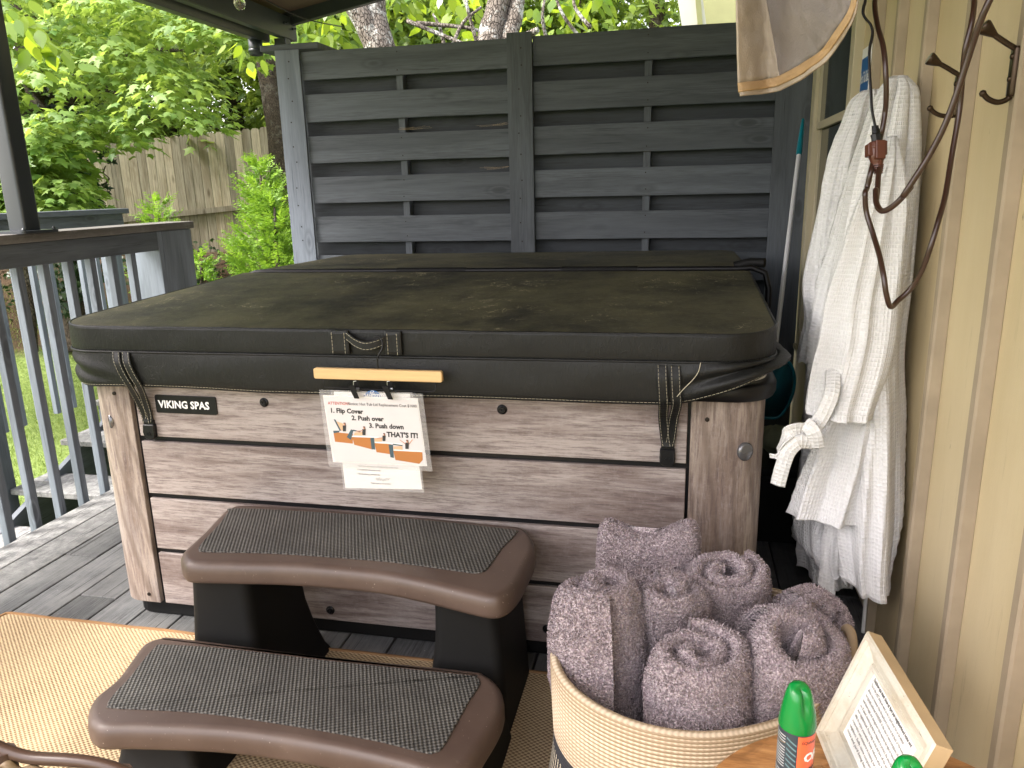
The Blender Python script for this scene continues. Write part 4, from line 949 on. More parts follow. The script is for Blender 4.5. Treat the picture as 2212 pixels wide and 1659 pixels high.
for s_ in np.linspace(-1, 1, 15):
    a = ha+s_*.13; z = RZ-.02+.075*(1-abs(s_)**2.5); hp.append((BX+(BR+.012)*math.cos(a)-.0, BY+(BR+.006)*math.sin(a)*.95, z))
m.tube(hp, .0105, 12); m.uv = {i: [(0, .3)]*len(f) for i, f in enumerate(m.f)}; smooth(m.build('handle', M['rope'], t))
m = MB(); hp = []
for s_ in np.linspace(-1, 1, 15):
    a = math.radians(8)+s_*.13; hp.append((BX+(BR+.010)*math.cos(a), BY+(BR+.006)*math.sin(a)*.95, RZ-.02+.06*(1-abs(s_)**2.5)))
m.tube(hp, .0105, 12); m.uv = {i: [(0, .3)]*len(f) for i, f in enumerate(m.f)}; smooth(m.build('handle', M['rope'], t))

def tufts(m, cnt, size):
    """terry loops: tiny blades standing on the surface"""
    V = np.array(m.v); F = np.array([f[:4] if len(f) >= 4 else (f[0], f[1], f[2], f[2]) for f in m.f]); P4 = V[F]
    nr = np.cross(P4[:, 2]-P4[:, 0], P4[:, 3]-P4[:, 1]); ar = np.linalg.norm(nr, axis=1); ok = ar > 1e-9; pr_ = np.where(ok, ar, 0)/ar[ok].sum()
    idx = rng.choice(len(F), cnt, p=pr_); a = rng.random((cnt, 1)); b = rng.random((cnt, 1)); q = P4[idx]
    p = (q[:, 0]*(1-a)+q[:, 1]*a)*(1-b)+(q[:, 3]*(1-a)+q[:, 2]*a)*b; nn = nr[idx]/ar[idx][:, None]
    d = nn+rng.normal(0, .55, (cnt, 3)); d /= np.linalg.norm(d, axis=1)[:, None]; s = np.cross(d, rng.normal(0, 1, (cnt, 3))); s /= np.linalg.norm(s, axis=1)[:, None]
    h = size*rng.uniform(.6, 1.3, (cnt, 1)); w = size*.30
    A = p-s*w; B = p+s*w; C_ = p+d*h+s*w*.8; D_ = p+d*h-s*w*.8; base = len(m.v)
    arr = np.stack([A, B, C_, D_], 1).reshape(-1, 3); m.v += [tuple(x) for x in arr.tolist()]
    m.f += [[base+4*i, base+4*i+1, base+4*i+2, base+4*i+3] for i in range(cnt)]; m.r += rng.random(cnt).tolist(); m.m += [0]*cnt
def PH(tn): return PI/2-tn*2*PI
def rolled(label, top, axis, R, H, turns, phase, sx=1., sy=1., dome=.0, flap=0., seed=0, r0=.012, cnt=20000, tailsq=0):
    ax = Vector(axis).normalized(); M3 = ax.to_track_quat('Z', 'Y').to_matrix().to_4x4(); M3 = Matrix.Translation(top) @ M3
    NS = 190; th = (R-r0)/turns*.86; prof = []
    for z in np.linspace(-H, -.02, 16): prof.append((th/2, z))
    for a in np.linspace(0, PI, 9): prof.append((th/2*math.cos(a), -.0+th*.85*math.sin(a)))
    for z in np.linspace(-.02, -.09, 5): prof.append((-th/2, z))
    vs = []; nv = len(prof)
    for i in range(NS+1):
        s = i/NS; r = r0+(R-r0)*s**.92; a = turns*2*PI*s+phase
        hump = dome*(1-s)+.016*noise.noise(Vector((s*4+seed, 1, seed)))+.004*noise.noise(Vector((s*15+seed, 1, seed)))
        for dr, z in prof:
            w = 1+.09*noise.noise(Vector((math.cos(a)*1.2+seed, math.sin(a)*1.2, z*7)))+.03*noise.noise(Vector((math.cos(a)*4+seed, math.sin(a)*4, z*22)))
            tp = max(0, 1+z/.05)
            rr_ = (r+dr)*w*(1-.10*tp*s)+.006*noise.noise(Vector((a*1.3, z*9, seed)))+.0015*noise.noise(Vector((a*9, z*110, seed)))
            if z < -.15: rr_ *= 1-.25*(min(1, (-z-.15)/.2))
            zz = z+hump*max(0, 1+z/.1)
            vs.append(tuple(M3 @ Vector((rr_*math.cos(a)*sx, rr_*math.sin(a)*sy, zz))))
    fs = [(i*nv+k, (i+1)*nv+k, (i+1)*nv+k+1, i*nv+k+1) for i in range(NS) for k in range(nv-1)]
    m = MB(); m.add(vs, fs, .5)
    e = NS*nv; m.f.append(list(range(e, e+nv))); m.r.append(.5); m.m.append(0); m.f.append(list(range(nv))[::-1]); m.r.append(.5); m.m.append(0)
    tufts(m, cnt, .0048)
    o = m.build('rolled_towel', M['terry']); smooth(o)
    return tag(o, label, 'towel', 'mauve towels standing in the rope basket')
rolled('large rolled mauve towel standing at the left rim of the basket beside its handle', (1.574, -.535, .515), (-.05, .20, 1), .108, .34, 1.45, PH(1.45), 1., .86, .008, seed=1, cnt=30000)
rolled('loosely rolled mauve towel at the front of the basket with its spiral end facing up', (1.772, -.660, .480), (.02, -.12, 1), .112, .30, 1.9, PH(1.9), 1., .88, -.010, seed=5, cnt=32000)
rolled('small tightly rolled mauve towel in the middle between the handle side and back roll', (1.712, -.475, .505), (.10, -.20, 1), .080, .30, 1.45, PH(1.45), 1.12, .9, .01, seed=9)
rolled('thick rolled mauve towel leaning back against the corner post of the tub', (1.838, -.345, .500), (.14, -.36, 1), .108, .32, 1.9, 1.3, 1.0, .86, .0, seed=13, cnt=28000)
rolled('broad mauve towel roll sagging over the basket rim behind the green capped can', (1.962, -.590, .470), (.22, -.24, 1), .122, .28, 1.6, PH(1.6), 1.08, .9, .02, seed=17, cnt=30000)
rolled('mauve towel roll lying farthest right in the basket towards the cream wall', (2.040, -.395, .428), (.42, -.24, 1), .092, .28, 1.4, PH(1.4), 1.1, .95, .018, seed=21)
rolled('mauve towel roll squeezed behind the large left roll and half hidden', (1.640, -.43, .488), (0, -.1, 1), .066, .30, 1.4, PH(1.4), seed=25, cnt=12000)
# folded towel at the back, two ears at its top
m = MB(); rings = []; nn = 56; c0 = Vector((1.658, -.255, 0)); rot = Matrix.Rotation(math.radians(-8), 3, 'Z')
def earz(x): u = x/.140; return .588-.034*math.cos(u*PI*.9)*(1-abs(u)*.25)+.014*math.sin(u*2.1+.6)
for f in list(np.linspace(0, .82, 16))+[.88, .93, .965, .99, 1.0, 1.0]:
    R_ = []; q = 1 if f < .82 else math.sqrt(max(0, 1-((f-.82)/.18)**2.2))
    if len(rings) == 21: q = .01
    for k in range(nn):
        a = 2*PI*k/nn; ca, sa = math.cos(a), math.sin(a); e = .55
        x = .136*math.copysign(abs(ca)**e, ca)*(1-.10*f)*(.80+.20*q); y = .048*math.copysign(abs(sa)**.8, sa)*max(.02, q)*(1+.25*abs(ca))
        x += .006*noise.noise(Vector((f*4, a*1.5, 2))); y += .010*noise.noise(Vector((x*13, f*5, 2)))
        z = .2+(earz(x)-.2)*f; v = rot @ Vector((x, y, 0)); R_.append((c0.x+v.x, c0.y+v.y-.10*(f-1)*0, z))
    rings.append(R_)
m.loft(rings, True); tufts(m, 26000, .0048); o = smooth(m.build('folded_towel', M['terry'])); tag(o, 'folded mauve towel with two raised corners standing tallest at the back of the basket', 'towel', 'mauve towels standing in the rope basket')

# ================================================================== ROUND STOOL, CANS, FRAME
TX, TY, TZ, TR = 2.035, -1.130, .505, .285
t = thing('round_stool', 'round oiled hardwood stool with a pieced top in front of the basket', 'stool', (TX, TY, .012))
m = MB(); m.lathe([(TR-.085, TZ-.034), (TR-.006, TZ-.034), (TR, TZ-.026), (TR, TZ-.007), (TR-.006, TZ), (TR-.082, TZ), (TR-.084, TZ-.002)], (TX, TY, 0), 96, cap=False); smooth(m.build('rim', M['stoolwood'], t), 40)
w = .052
for i in range(-5, 6):
    x0, x1 = i*w-.02, (i+1)*w-.0212; rr_ = TR-.0855; ys = []
    xs_ = [x for x in np.linspace(x0, x1, 6)]; top = [(x, math.sqrt(rr_**2-x*x)) for x in xs_ if abs(x) < rr_]
    if len(top) < 2: continue
    cut = random.uniform(-.08, .08)
    for sgn in (1, -1):
        m = MB(); p = [(x, (y-.0 if sgn > 0 else -y)) for x, y in top]; q = [(top[-1][0], cut+.0008*sgn), (top[0][0], cut+.0008*sgn)]
        pts = p+q; pts = pts if sgn < 0 else pts[::-1]; slab(m, [(TX+a*.87-b*.5, TY+a*.5+b*.87) for a, b in pts], [(0, TZ-.028), (0, TZ-.0015), (.0008, TZ-.0008)]); m.build('inlay', M['stoolwood'], t)
for a in (.6, 2.7, 4.8):
    m = MB(); m.tube([(TX+.17*math.cos(a), TY+.17*math.sin(a), TZ-.03), (TX+.22*math.cos(a), TY+.22*math.sin(a), .013)], [.020, .015], 14); smooth(m.build('leg', M['stoolwood'], t), 60)

def spray_can(cx, cy, label, ang, full=True):
    t = thing('spray_can', label, 'spray can', (cx, cy, TZ)); z0 = TZ; r = .0255
    m = MB(); m.lathe([(.0, z0+.001), (r-.003, z0+.001), (r-.001, z0+.004), (r, z0+.008), (r, z0+.138), (r-.0015, z0+.143), (r-.003, z0+.146)], (cx, cy, 0), 48); smooth(m.build('body', M['canink'], t), 50)
    m = MB(); prof = []; n = 48; rings = []
    for z, rr_ in ((.140, r+.0008), (.144, r+.001), (.150, r+.0002), (.165, r-.0015), (.180, r-.004), (.192, r-.0065), (.200, r-.009), (.205, r-.0125), (.207, r-.018), (.207, .001)):
        R_ = []
        for k in range(n):
            a = 2*PI*k/n; da = math.atan2(math.sin(a-ang-.5), math.cos(a-ang-.5)); sl = -.010*max(0, math.cos(da)*.5+.3)*(1 if z > .17 else 0); nt = .0075*math.exp(-(da/.30)**2)*min(1, max(0, (z-.163)/.02))
            R_.append((cx+(rr_-nt)*math.cos(a), cy+(rr_-nt)*math.sin(a), z0+z+sl))
        rings.append(R_)
    m.loft(rings, True); smooth(m.build('cap', M['green'], t), 60)
    if not full: return t
    def patch(name, a0, a1, zf0, zf1, mat, rr_, n=26):
        m = MB(); vs = []
        for k in range(n+1):
            u = k/n; a = a0+(a1-a0)*u
            for z in (zf0(u), zf1(u)): vs.append((cx+rr_*math.cos(a), cy+rr_*math.sin(a), z0+z))
        m.add(vs, [(2*i, 2*i+2, 2*i+3, 2*i+1) for i in range(n)]); return smooth(m.build(name, mat, t))
    el = lambda u: math.sqrt(max(0, 1-(2*u-1)**2))
    A0, A1 = ang+.02, ang+1.5
    patch('label_panel', A0, A1, lambda u: .058-.0*u-.012*el(u)*1.2+.02*(1-el(u))*1.5, lambda u: .1375, M['canred'], r+.0003)
    patch('label_panel', A0+.1, A1-.1, lambda u: .057-.010*el(u), lambda u: .057+.022*el(u)**.5*1., plain('label_cream', (.75, .50, .33), .4), r+.0005)
    patch('label_panel', A0-.1, A1, lambda u: .004, lambda u: .038+.004*el(u)-.01*(1-u)*(1-el(u)), M['canblue'], r+.0003)
    for i in range(15): # slanted stripes next to the panel
        z = .006+.0088*i; patch('stripe', A0-.62, A0-.06-(.0 if z > .05 else .1), lambda u, z=z: z-.009*u, lambda u, z=z: z-.009*u+.0028, M['canstripe'], r+.00022, 8)
    def wrap(a0, z, rr_=r+.0009): return lambda x, y: (cx+rr_*math.cos(a0+x/r), cy+rr_*math.sin(a0+x/r), z0+z+y)
    text('lettering', 'SCJohnson', M['ink'], t, (0, 0, 0), (1, 0, 0), (0, 1, 0), .0062, .0001, wrap=wrap(A0+.18, .126), shear=.2)
    text('lettering', 'OFF!', M['lettering_white'], t, (0, 0, 0), (1, 0, 0), (0, 1, 0), .0195, .0008, wrap=wrap(A0+.34, .0965), shear=.15, space=.9)
    text('lettering', 'SPORT', M['ink'], t, (0, 0, 0), (1, 0, 0), (0, 1, 0), .0115, .0005, wrap=wrap(A0+.20, .077), shear=.25, sx=.9)
    text('lettering', 'DEEP\nWOODS', M['ink'], t, (0, 0, 0), (1, 0, 0), (0, 1, 0), .0105, .0005, wrap=wrap(A0+.42, .028), sx=.85, lsp=.9)
    s = '\n'.join(''.join(random.choice('abcdefghilmnoprstu  ') for _ in range(44)) for _ in range(0))
    for i in range(27):
        z = .130-.0046*i
        if i in (3, 12, 20): continue
        patch('print_line', A0-1.9, A0-.70, lambda u, z=z: z, lambda u, z=z: z+.0016, M['cangrey'], r+.0003, 12)
    for z in (.121, .066, .036): patch('print_line', A0-2.0, A0-.68, lambda u, z=z: z-.004*math.sin(u*3), lambda u, z=z: z+.0007-.004*math.sin(u*3), M['rope'] if 0 else M['velcro'], r+.0004, 14)
    return t
ct = AZ(1729, 1478, .712)
spray_can(ct[0], ct[1], 'insect spray can with green cap and orange label on the round stool', math.atan2(CC[1]-ct[1], CC[0]-ct[0])+.10)
ct2 = AZ(1966, 1648, .708)
spray_can(ct2[0], ct2[1], 'green cap of a second can in front of the white frame', -1.8, False)

t = thing('framed_notice', 'distressed white picture frame with a handwritten style notice leaning on the stool', 'framed notice', (1.97, -.86, TZ))
P0 = Vector((1.966, -.865, TZ+.001)); P1 = Vector((2.033, -.858, .702)); P2 = Vector((2.060, -1.121, .702))
eu = (P1-P0); Hf = eu.length; eu.normalize(); er = (P2-P1); Wf = er.length; er = (er-eu*er.dot(eu)).normalized(); en = er.cross(eu).normalized()
if en.x > 0: en = -en
def fp(x, y, d): return tuple(P0+er*x+eu*y+en*d)
def fring(i, d): return [fp(i, i, d), fp(Wf-i, i, d), fp(Wf-i, Hf-i, d), fp(i, Hf-i, d)]
m = MB(); prof = [(0, -.002), (.003, .001), (.010, .001), (.0125, -.004), (.016, -.004), (.019, -.007), (.034, -.015), (.036, -.011), (.041, -.011), (.042, -.019)]
m.loft([fring(i, d) for i, d in prof], False); m.build('moulding', M['shabby'], t)
m = MB(); m.loft([fring(0, -.002), fring(0, -.025)], False); m.add(fring(0, -.025), [(0, 1, 2, 3)]); m.build('outer_edge', M['rawwood'], t)
m = MB(); m.add(fring(.041, -.0185), [(0, 1, 2, 3)]); m.build('paper', M['paper'], t)
m = MB(); m.add([fp(.05, .0, -.033), fp(.07, 0, -.033), fp(.07, Hf*.8, -.033), fp(.05, Hf*.8, -.033), fp(.05, .0, -.10), fp(.07, .0, -.10)], [(0, 1, 2, 3), (0, 4, 5, 1), (3, 2, 5, 4)]); m.build('easel_back', M['rawwood'], t)
lines = ['Outdoor spa must close at 9pm per neighborhood noise ord', 'This is the LAST thing we want to do is spoil your fun or be intrusi', 'please note however that the backyard comes to the back of the home', 'not typically enforced HOWEVER, in the case of noise complaints often', 'quiet hours begin, our management team reserves the right to remove the', 'use. If asked, monitoring may be required to protect the peaceful', 'your neighborhood. Please help us out and turn off the outside', 'able to enjoy yourselves freely indoors after 9pm EST', 'cooperation and assistance in keeping our small busines', 'neighbors. Sadly, some complaints from neighbo', 'noise and yard being heard from the bac']
for i, s in enumerate(lines):
    y = Hf-.041-.014-.0098*i*1.02
    text('lettering', s, M['ink'], t, fp(.049, y, -.0180), er, eu, .0078 if i else .0088, .0 if i else .0002, shear=.35, sx=(.172/(len(s)*.0078*.50))*.98 if i else .172/(len(s)*.0088*.50), ext=0)

# ================================================================== ROBES AND HOOKS
def hook(yc, label, pts, rad):
    t = thing('coat_hook', label, 'coat hook', (XW-.03, yc, 1.6), 'bronze coat hooks on the cream wall battens')
    m = MB(); m.tube(catmull([tuple(AY(u, v, yc)) for u, v in pts[0]], 5), rad[0], 10, flat=.8); tip = AY(*pts[0][0], yc); m2 = smooth(m.build('upper_arm', M['bronze'], t))
    d = Vector(AY(*pts[0][1], yc)-tip).normalized(); Mx = Matrix.Translation(tuple(tip)) @ d.to_track_quat('Z', 'Y').to_matrix().to_4x4()
    m = MB(); m.lathe([(0, -.006), (.013, -.006), (.0145, -.002), (.012, .006), (.006, .022), (.004, .03)], n=20, M=Mx); smooth(m.build('flared_end', M['bronze'], t), 50)
    m = MB(); q = [AY(u, v, yc) for u, v in pts[1]]; x = XW-.031
    zt, zb = q[0][2]+.004, q[-1][2]-.004; slab(m, rrect(-.011, zb, .011, zt, .006, 4), [(0, 0), (0, .006), (.002, .008)])
    for i, p in enumerate(m.v): m.v[i] = (x-p[2], yc+p[0], p[1])
    for z in (zb+(zt-zb)*.36, zb+(zt-zb)*.8): m.lathe([(0, 0), (.006, 0), (.0045, .003), (0, .004)], M=Matrix.Translation((x-.008, yc, z)) @ Matrix.Rotation(-PI/2, 4, 'Y'), n=12)
    smooth(m.build('plate', M['bronze'], t), 50)
    m = MB(); m.tube(catmull([tuple(AY(u, v, yc)) for u, v in pts[2]], 5), rad[1], 10); e = AY(*pts[2][-1], yc); m.lathe([(0, -.007), (.005, -.005), (.007, 0), (.005, .005), (0, .007)], tuple(e), 10); smooth(m.build('lower_arm', M['bronze'], t))
hook(-.331, 'bronze double coat hook nearest the camera with nothing on it', ([(2128, 60), (2160, 84), (2195, 106)], [(2195, 104), (2190, 205)], [(2190, 196), (2176, 214), (2155, 221), (2135, 214), (2123, 202)]), (.0062, .0052))
hook(-.014, 'bronze double coat hook between the robes and the nearer hook, half behind the cords', ([(2011, 128), (2045, 146), (2084, 170)], [(2084, 166), (2080, 248)], [(2080, 240), (2060, 250), (2035, 250), (2018, 243), (2009, 234)]), (.0062, .0052))
for yc, lb in ((.333, 'bronze coat hook under the neck of the nearer white robe'), (.641, 'bronze coat hook under the neck of the farther white robe')):
    t = thing('coat_hook', lb, 'coat hook', (XW-.03, yc, 1.6), 'bronze coat hooks on the cream wall battens')
    m = MB(); m.tube(catmull([(XW-.032, yc, 1.63), (XW-.055, yc, 1.645), (XW-.085, yc, 1.665)], 4), .006, 8); m.tube(catmull([(XW-.034, yc, 1.55), (XW-.055, yc, 1.535), (XW-.08, yc, 1.55)], 4), .005, 8); m.box((XW-.038, yc-.011, 1.54), (XW-.0305, yc+.011, 1.64)); smooth(m.build('arm', M['bronze'], t), 50)

def drape(name, rows, par, mat=None, nf=5, amp=.012, seed=0, ex=2.6, cols=150, sub=4, solid=.003, xmax=2.349, hem=0.012):
    """hanging cloth: closed sections between measured left/right edges, vertical folds running down"""
    R_ = np.array(rows, float); z = R_[:, 0]; zz = np.linspace(z[0], z[-1], int(abs(z[0]-z[-1])/.010)+2)
    cs = np.array(catmull(R_, 10)); order = np.argsort(cs[:, 0]); cs = cs[order]
    cols_ = [np.interp(zz, cs[:, 0], cs[:, i]) for i in range(5)]
    vs = []; uv = []; n = cols; per = 0
    for j, zc in enumerate(zz):
        xl, xr, yn, yf = [c[j] for c in cols_[1:]]
        cx, cy, rx, ry = (xl+xr)/2, (yn+yf)/2, (xr-xl)/2, (yf-yn)/2; f = j/(len(zz)-1)
        for k in range(n+1):
            a = 2*PI*(k % n)/n; ca, sa = math.cos(a), math.sin(a); rr_ = (abs(ca)**ex+abs(sa)**ex)**(-1/ex)
            tw = .35*noise.noise(Vector((0, zc*1.6, seed))); pl_t = (abs(math.sin(a*3.5+seed+1.2*math.sin(a)))**.6-.6)*max(0, 1-f/.55)**1.2*min(.030, .30*rx)
            s1 = noise.noise(Vector((math.cos(a+tw)*nf*.38, math.sin(a+tw)*nf*.38, zc*.45+seed))); s1 = 1-3.2*abs(s1)**.8
            s2 = noise.noise(Vector((math.cos(a)*nf*.9+9, math.sin(a)*nf*.9, zc*1.0+seed)))
            s3 = noise.noise(Vector((math.cos(a)*3, math.sin(a)*3, zc*8+seed)))
            am = 1.55*amp*min(1., .45+f)*min(1, rx/.05)
            d = am*(s1*1.0+s2*.55)+.0022*s3
            d += pl_t; x = cx+(rx+d)*rr_*ca; y = cy+(ry+d*1.6)*rr_*sa; x = min(x, xmax); zo = 0
            if f > .93: zo = hem*noise.noise(Vector((ca*2.2, sa*2.2, seed+3)))*(f-.93)/.07
            vs.append((x, y, zc+zo)); uv.append((k/n*.95, zc))
    N1 = n+1; m = MB(); m.add(vs, [(i*N1+k, (i+1)*N1+k, (i+1)*N1+k+1, i*N1+k+1) for i in range(len(zz)-1) for k in range(n)], .5, 0, uv)
    # close the gathered top
    m.add([vs[k] for k in range(n)], [tuple(range(n))], .5, 0, [(p[0], p[1]) for p in vs[:n]])
    o = smooth(m.build(name, mat or M['waffle'], par)); s = o.modifiers.new('s', 'SOLIDIFY'); s.thickness = solid; s.offset = 0; return o
def rowsA(yp, pts, yn, yf, yp2=None):
    """pts: (u_left, u_right, v) measured; yn/yf: (top, bottom) near and far depth"""
    out = []
    for i, (ul, ur, v) in enumerate(pts):
        f = i/(len(pts)-1); yq = yp+((yp2 if yp2 is not None else yp)-yp)*f; l = AY(ul, v, yq); r = AY(ur, v, yq); out.append((l[2], l[0], min(2.345, r[0]), yn[0]+(yn[1]-yn[0])*f**1.05, yf[0]+(yf[1]-yf[0])*f**1.2))
    return out
def ribbon(name, pts, w, par, th=.004, wd=None):
    P_ = catmull(pts, 8); m = MB(); vs = []; uv = []; L_ = 0; prev = None
    for i, p in enumerate(P_):
        tt = Vector(P_[min(i+1, len(P_)-1)]-P_[max(i-1, 0)]).normalized(); wv = Vector(wd) if wd else Vector((-.3, -1, 0)).cross(tt).normalized(); wv = (wv-tt*wv.dot(tt)).normalized(); nn_ = tt.cross(wv)
        if prev is not None: L_ += np.linalg.norm(p-prev)
        prev = p
        for q in np.linspace(-1, 1, 9): vs.append(tuple(Vector(p)+wv*w/2*q+nn_*.004*math.cos(q*1.6)+nn_*.0015*noise.noise(Vector((L_*40, q*2, 0))))); uv.append((q*w/2+.3, L_))
    m.add(vs, [(i*9+k, (i+1)*9+k, (i+1)*9+k+1, i*9+k+1) for i in range(len(P_)-1) for k in range(8)], .5, 0, uv)
    o = smooth(m.build(name, M['waffle2'], par)); s = o.modifiers.new('s', 'SOLIDIFY'); s.thickness = th; s.offset = 0; return o

tB = thing('bathrobe', 'farther white waffle bathrobe hanging nearest the window', 'bathrobe', (2.27, .64, 1.65), 'white waffle bathrobes on wall hooks')
drape('robe_body', rowsA(.62, [(1868, 1905, 196), (1845, 1925, 222), (1826, 1935, 270), (1802, 1945, 330), (1784, 1945, 420), (1768, 1935, 540), (1762, 1920, 680), (1752, 1900, 830), (1745, 1880, 960), (1735, 1870, 1100), (1728, 1850, 1200)], (.60, .42), (.68, .86)), tB, seed=3, nf=6, amp=.016)
drape('sleeve', rowsA(.66, [(1835, 1870, 250), (1806, 1860, 320), (1776, 1845, 420), (1750, 1825, 540), (1738, 1800, 620), (1742, 1790, 690), (1733, 1775, 735), (1726, 1757, 780)], (.58, .60), (.70, .74)), tB, seed=8, nf=3, amp=.008)
tA = thing('bathrobe', 'nearer white waffle bathrobe with a tied belt hanging behind the cords', 'bathrobe', (2.28, .31, 1.68), 'white waffle bathrobes on wall hooks')
drape('robe_body', rowsA(.24, [(1938, 1972, 160), (1922, 1992, 186), (1905, 1996, 225), (1880, 1998, 300), (1856, 1996, 380), (1835, 1990, 470), (1815, 1982, 560), (1795, 1976, 640), (1786, 1966, 715), (1778, 1962, 780), (1782, 1960, 900), (1790, 1952, 1000), (1800, 1940, 1100), (1815, 1915, 1200), (1822, 1908, 1240)], (.28, -.05), (.34, .45), .08), tA, seed=11, nf=4.5, amp=.012)
drape('sleeve', rowsA(.07, [(1945, 1958, 290), (1930, 1965, 335), (1896, 1972, 400), (1862, 1972, 480), (1835, 1968, 570), (1806, 1962, 660), (1790, 1955, 740), (1774, 1940, 800), (1763, 1920, 850), (1757, 1903, 890), (1757, 1898, 902)], (.16, -.03), (.20, .13), -.01), tA, seed=21, nf=3.0, amp=.010, hem=.004)
drape('front_flap', rowsA(.12, [(1800, 1900, 860), (1778, 1890, 920), (1755, 1885, 990), (1735, 1878, 1050), (1720, 1868, 1110), (1718, 1866, 1124)], (.04, -.01), (.2, .24), .02), tA, seed=31, nf=3.2, amp=.011, hem=.01)
drape('inner_flap', rowsA(.26, [(1752, 1860, 1080), (1738, 1866, 1130), (1740, 1868, 1180), (1752, 1870, 1215), (1768, 1868, 1236)], (.12, .10), (.34, .36), .14), tA, seed=37, nf=5, amp=.015, hem=.035)
yb = .0
bp = lambda u, v, y=yb: tuple(AY(u, v, y))
ribbon('belt', [bp(1800, 800, .04), bp(1796, 850, -.02), bp(1775, 900, -.03), bp(1748, 935, -.03)], .038, tA)
ribbon('belt_loop', [bp(1752, 930, -.035), bp(1725, 927, -.05), bp(1700, 938, -.05), bp(1679, 975, -.03), bp(1676, 990, -.03)], .034, tA, wd=(.25, 0, .9))
ribbon('belt_tail', [bp(1757, 955, -.045), bp(1725, 955, -.055), bp(1703, 975, -.055), bp(1690, 1010, -.05), bp(1680, 1048, -.045)], .038, tA)
ribbon('belt_knot', [bp(1740, 915, -.04), bp(1758, 935, -.058), bp(1764, 965, -.045)], .036, tA, .008)
ribbon('hanging_belt', [bp(1803, 1105, .1), bp(1795, 1200, .1), bp(1786, 1270, .1), bp(1783, 1345, .1)], .048, tA)
m = MB(); m.tube(catmull([bp(1874, 1245, .3), bp(1868, 1320, .3), bp(1864, 1366, .3)], 5), .006, 8); m.uv = {i: [(0, 0)]*len(f) for i, f in enumerate(m.f)}; smooth(m.build('drawstring', M['waffle2'], tA))

# ================================================================== CORDS
def zt(x, y): return ((3000+x*.4955)*.54, y*.4955*.54)
def zc(x, y): return ((2996+x*.4973)*.54, (700+y*.4973)*.54)
def cordpath(pts, d0, d1):
    n = len(pts); return [tuple(AD(*p, d0+(d1-d0)*i/(n-1))) for i, p in enumerate(pts)]
t = thing('extension_cord', 'brown extension cord looping down in front of the white robes', 'cord', tuple(AD(1890, 340, 1.2)))
m = MB(); up = [(1912+i*0, -120) for i in range(1)]
pa = [(1895, -160), (1908, -60)]+[zt(1010, 0), zt(1030, 200), zt(1075, 370), zt(1095, 560), zt(1100, 760), zt(1092, 900), zt(1065, 1060), zt(1035, 1180), zt(1000, 1290), zt(975, 1390), zt(945, 1520), zc(935, 150), zc(945, 300), zc(1000, 480), zc(1050, 650), zc(1085, 820), zc(1105, 960), zc(1140, 1060), zc(1200, 1010), zc(1300, 915), zc(1390, 770), zc(1460, 580), zc(1520, 380), zc(1580, 160), zt(1630, 1250), zt(1690, 900), zt(1715, 640), zt(1735, 420), zt(1790, 180), zt(1812, 0), (2128*.99, -60), (2120, -180)]
n = len(pa); P_ = [tuple(AD(*p, 1.22+.02*math.sin(i)-.10*i/n+(.03 if 8 < i < 13 else 0))) for i, p in enumerate(pa)]
m.tube(catmull(P_, 8), .0040, 12); smooth(m.build('cord', M['cordbrown'], t))
pb = [zt(1042, 1330), zt(1035, 1450), zt(1022, 1600), zc(1020, 120), zc(1025, 225), zc(1065, 288), zc(1130, 270), zc(1210, 205), zc(1300, 100), zt(1240, 1580), zt(1330, 1440), zt(1450, 1250), zt(1550, 1060), zt(1640, 840), zt(1720, 600), zt(1790, 380), zt(1850, 200), zt(1935, 0), (2180, -90), (2200, -200)]
m = MB(); P_ = [tuple(AD(*p, 1.20-.30*i/len(pb))) for i, p in enumerate(pb)]; m.tube(catmull(P_, 8), .0042, 12); smooth(m.build('cord', M['cordbrown'], t))
# socket body: faceted, three-sided outlet
c = [AD(*zt(x, y), 1.20) for x, y in ((1020, 1145), (1028, 1325), (1035, 1400))]
m = MB()
def sect(cx_, cy_, w, d, k=8, ang=.3): 
    return [tuple(AD(*zt(cx_, cy_), 1.20)+_R*w*math.cos(a)+_F*d*math.sin(a)) for a in np.linspace(0, 2*PI, k+1)[:-1]+ang]
m.loft([sect(1018, 1150, .0100, .010), sect(1018, 1155, .0125, .012), sect(1018, 1200, .0135, .013), sect(1021, 1210, .0120, .012), sect(1024, 1270, .0122, .012), sect(1026, 1310, .0095, .010), sect(1028, 1340, .0075, .008)], True)
w_ = lambda x0, y0, x1, y1, f0, f1: m.add([tuple(AD(*zt(x, y), 1.20)+_F*f) for f in (f0, f1) for x, y in ((x0, y0), (x1, y0), (x1, y1), (x0, y1))], [(0, 1, 2, 3), (7, 6, 5, 4), (0, 4, 5, 1), (1, 5, 6, 2), (2, 6, 7, 3), (3, 7, 4, 0)])
w_(940, 1165, 990, 1265, -.007, .007); w_(1050, 1145, 1092, 1260, -.008, .008); w_(985, 1150, 1062, 1300, -.0145, 0)
bevel(m.build('socket', M['plugbrown'], t), .0015)
m = MB()
for i in range(5): m.loft([sect(1030+i*1.5, 1332+i*15, .0088-.0006*i, .0088-.0006*i, 14), sect(1031+i*1.5, 1341+i*15, .0088-.0006*i, .0088-.0006*i, 14)], True)
m.build('strain_relief', M['plugbrown'], t)
t = thing('lamp_cord', 'thin black cord with a black plug pushed into the brown socket', 'cord', tuple(AD(1885, 200, 1.2)))
zq = lambda x, y: ((3350+x*.2412)*.54, y*.2412*.54)
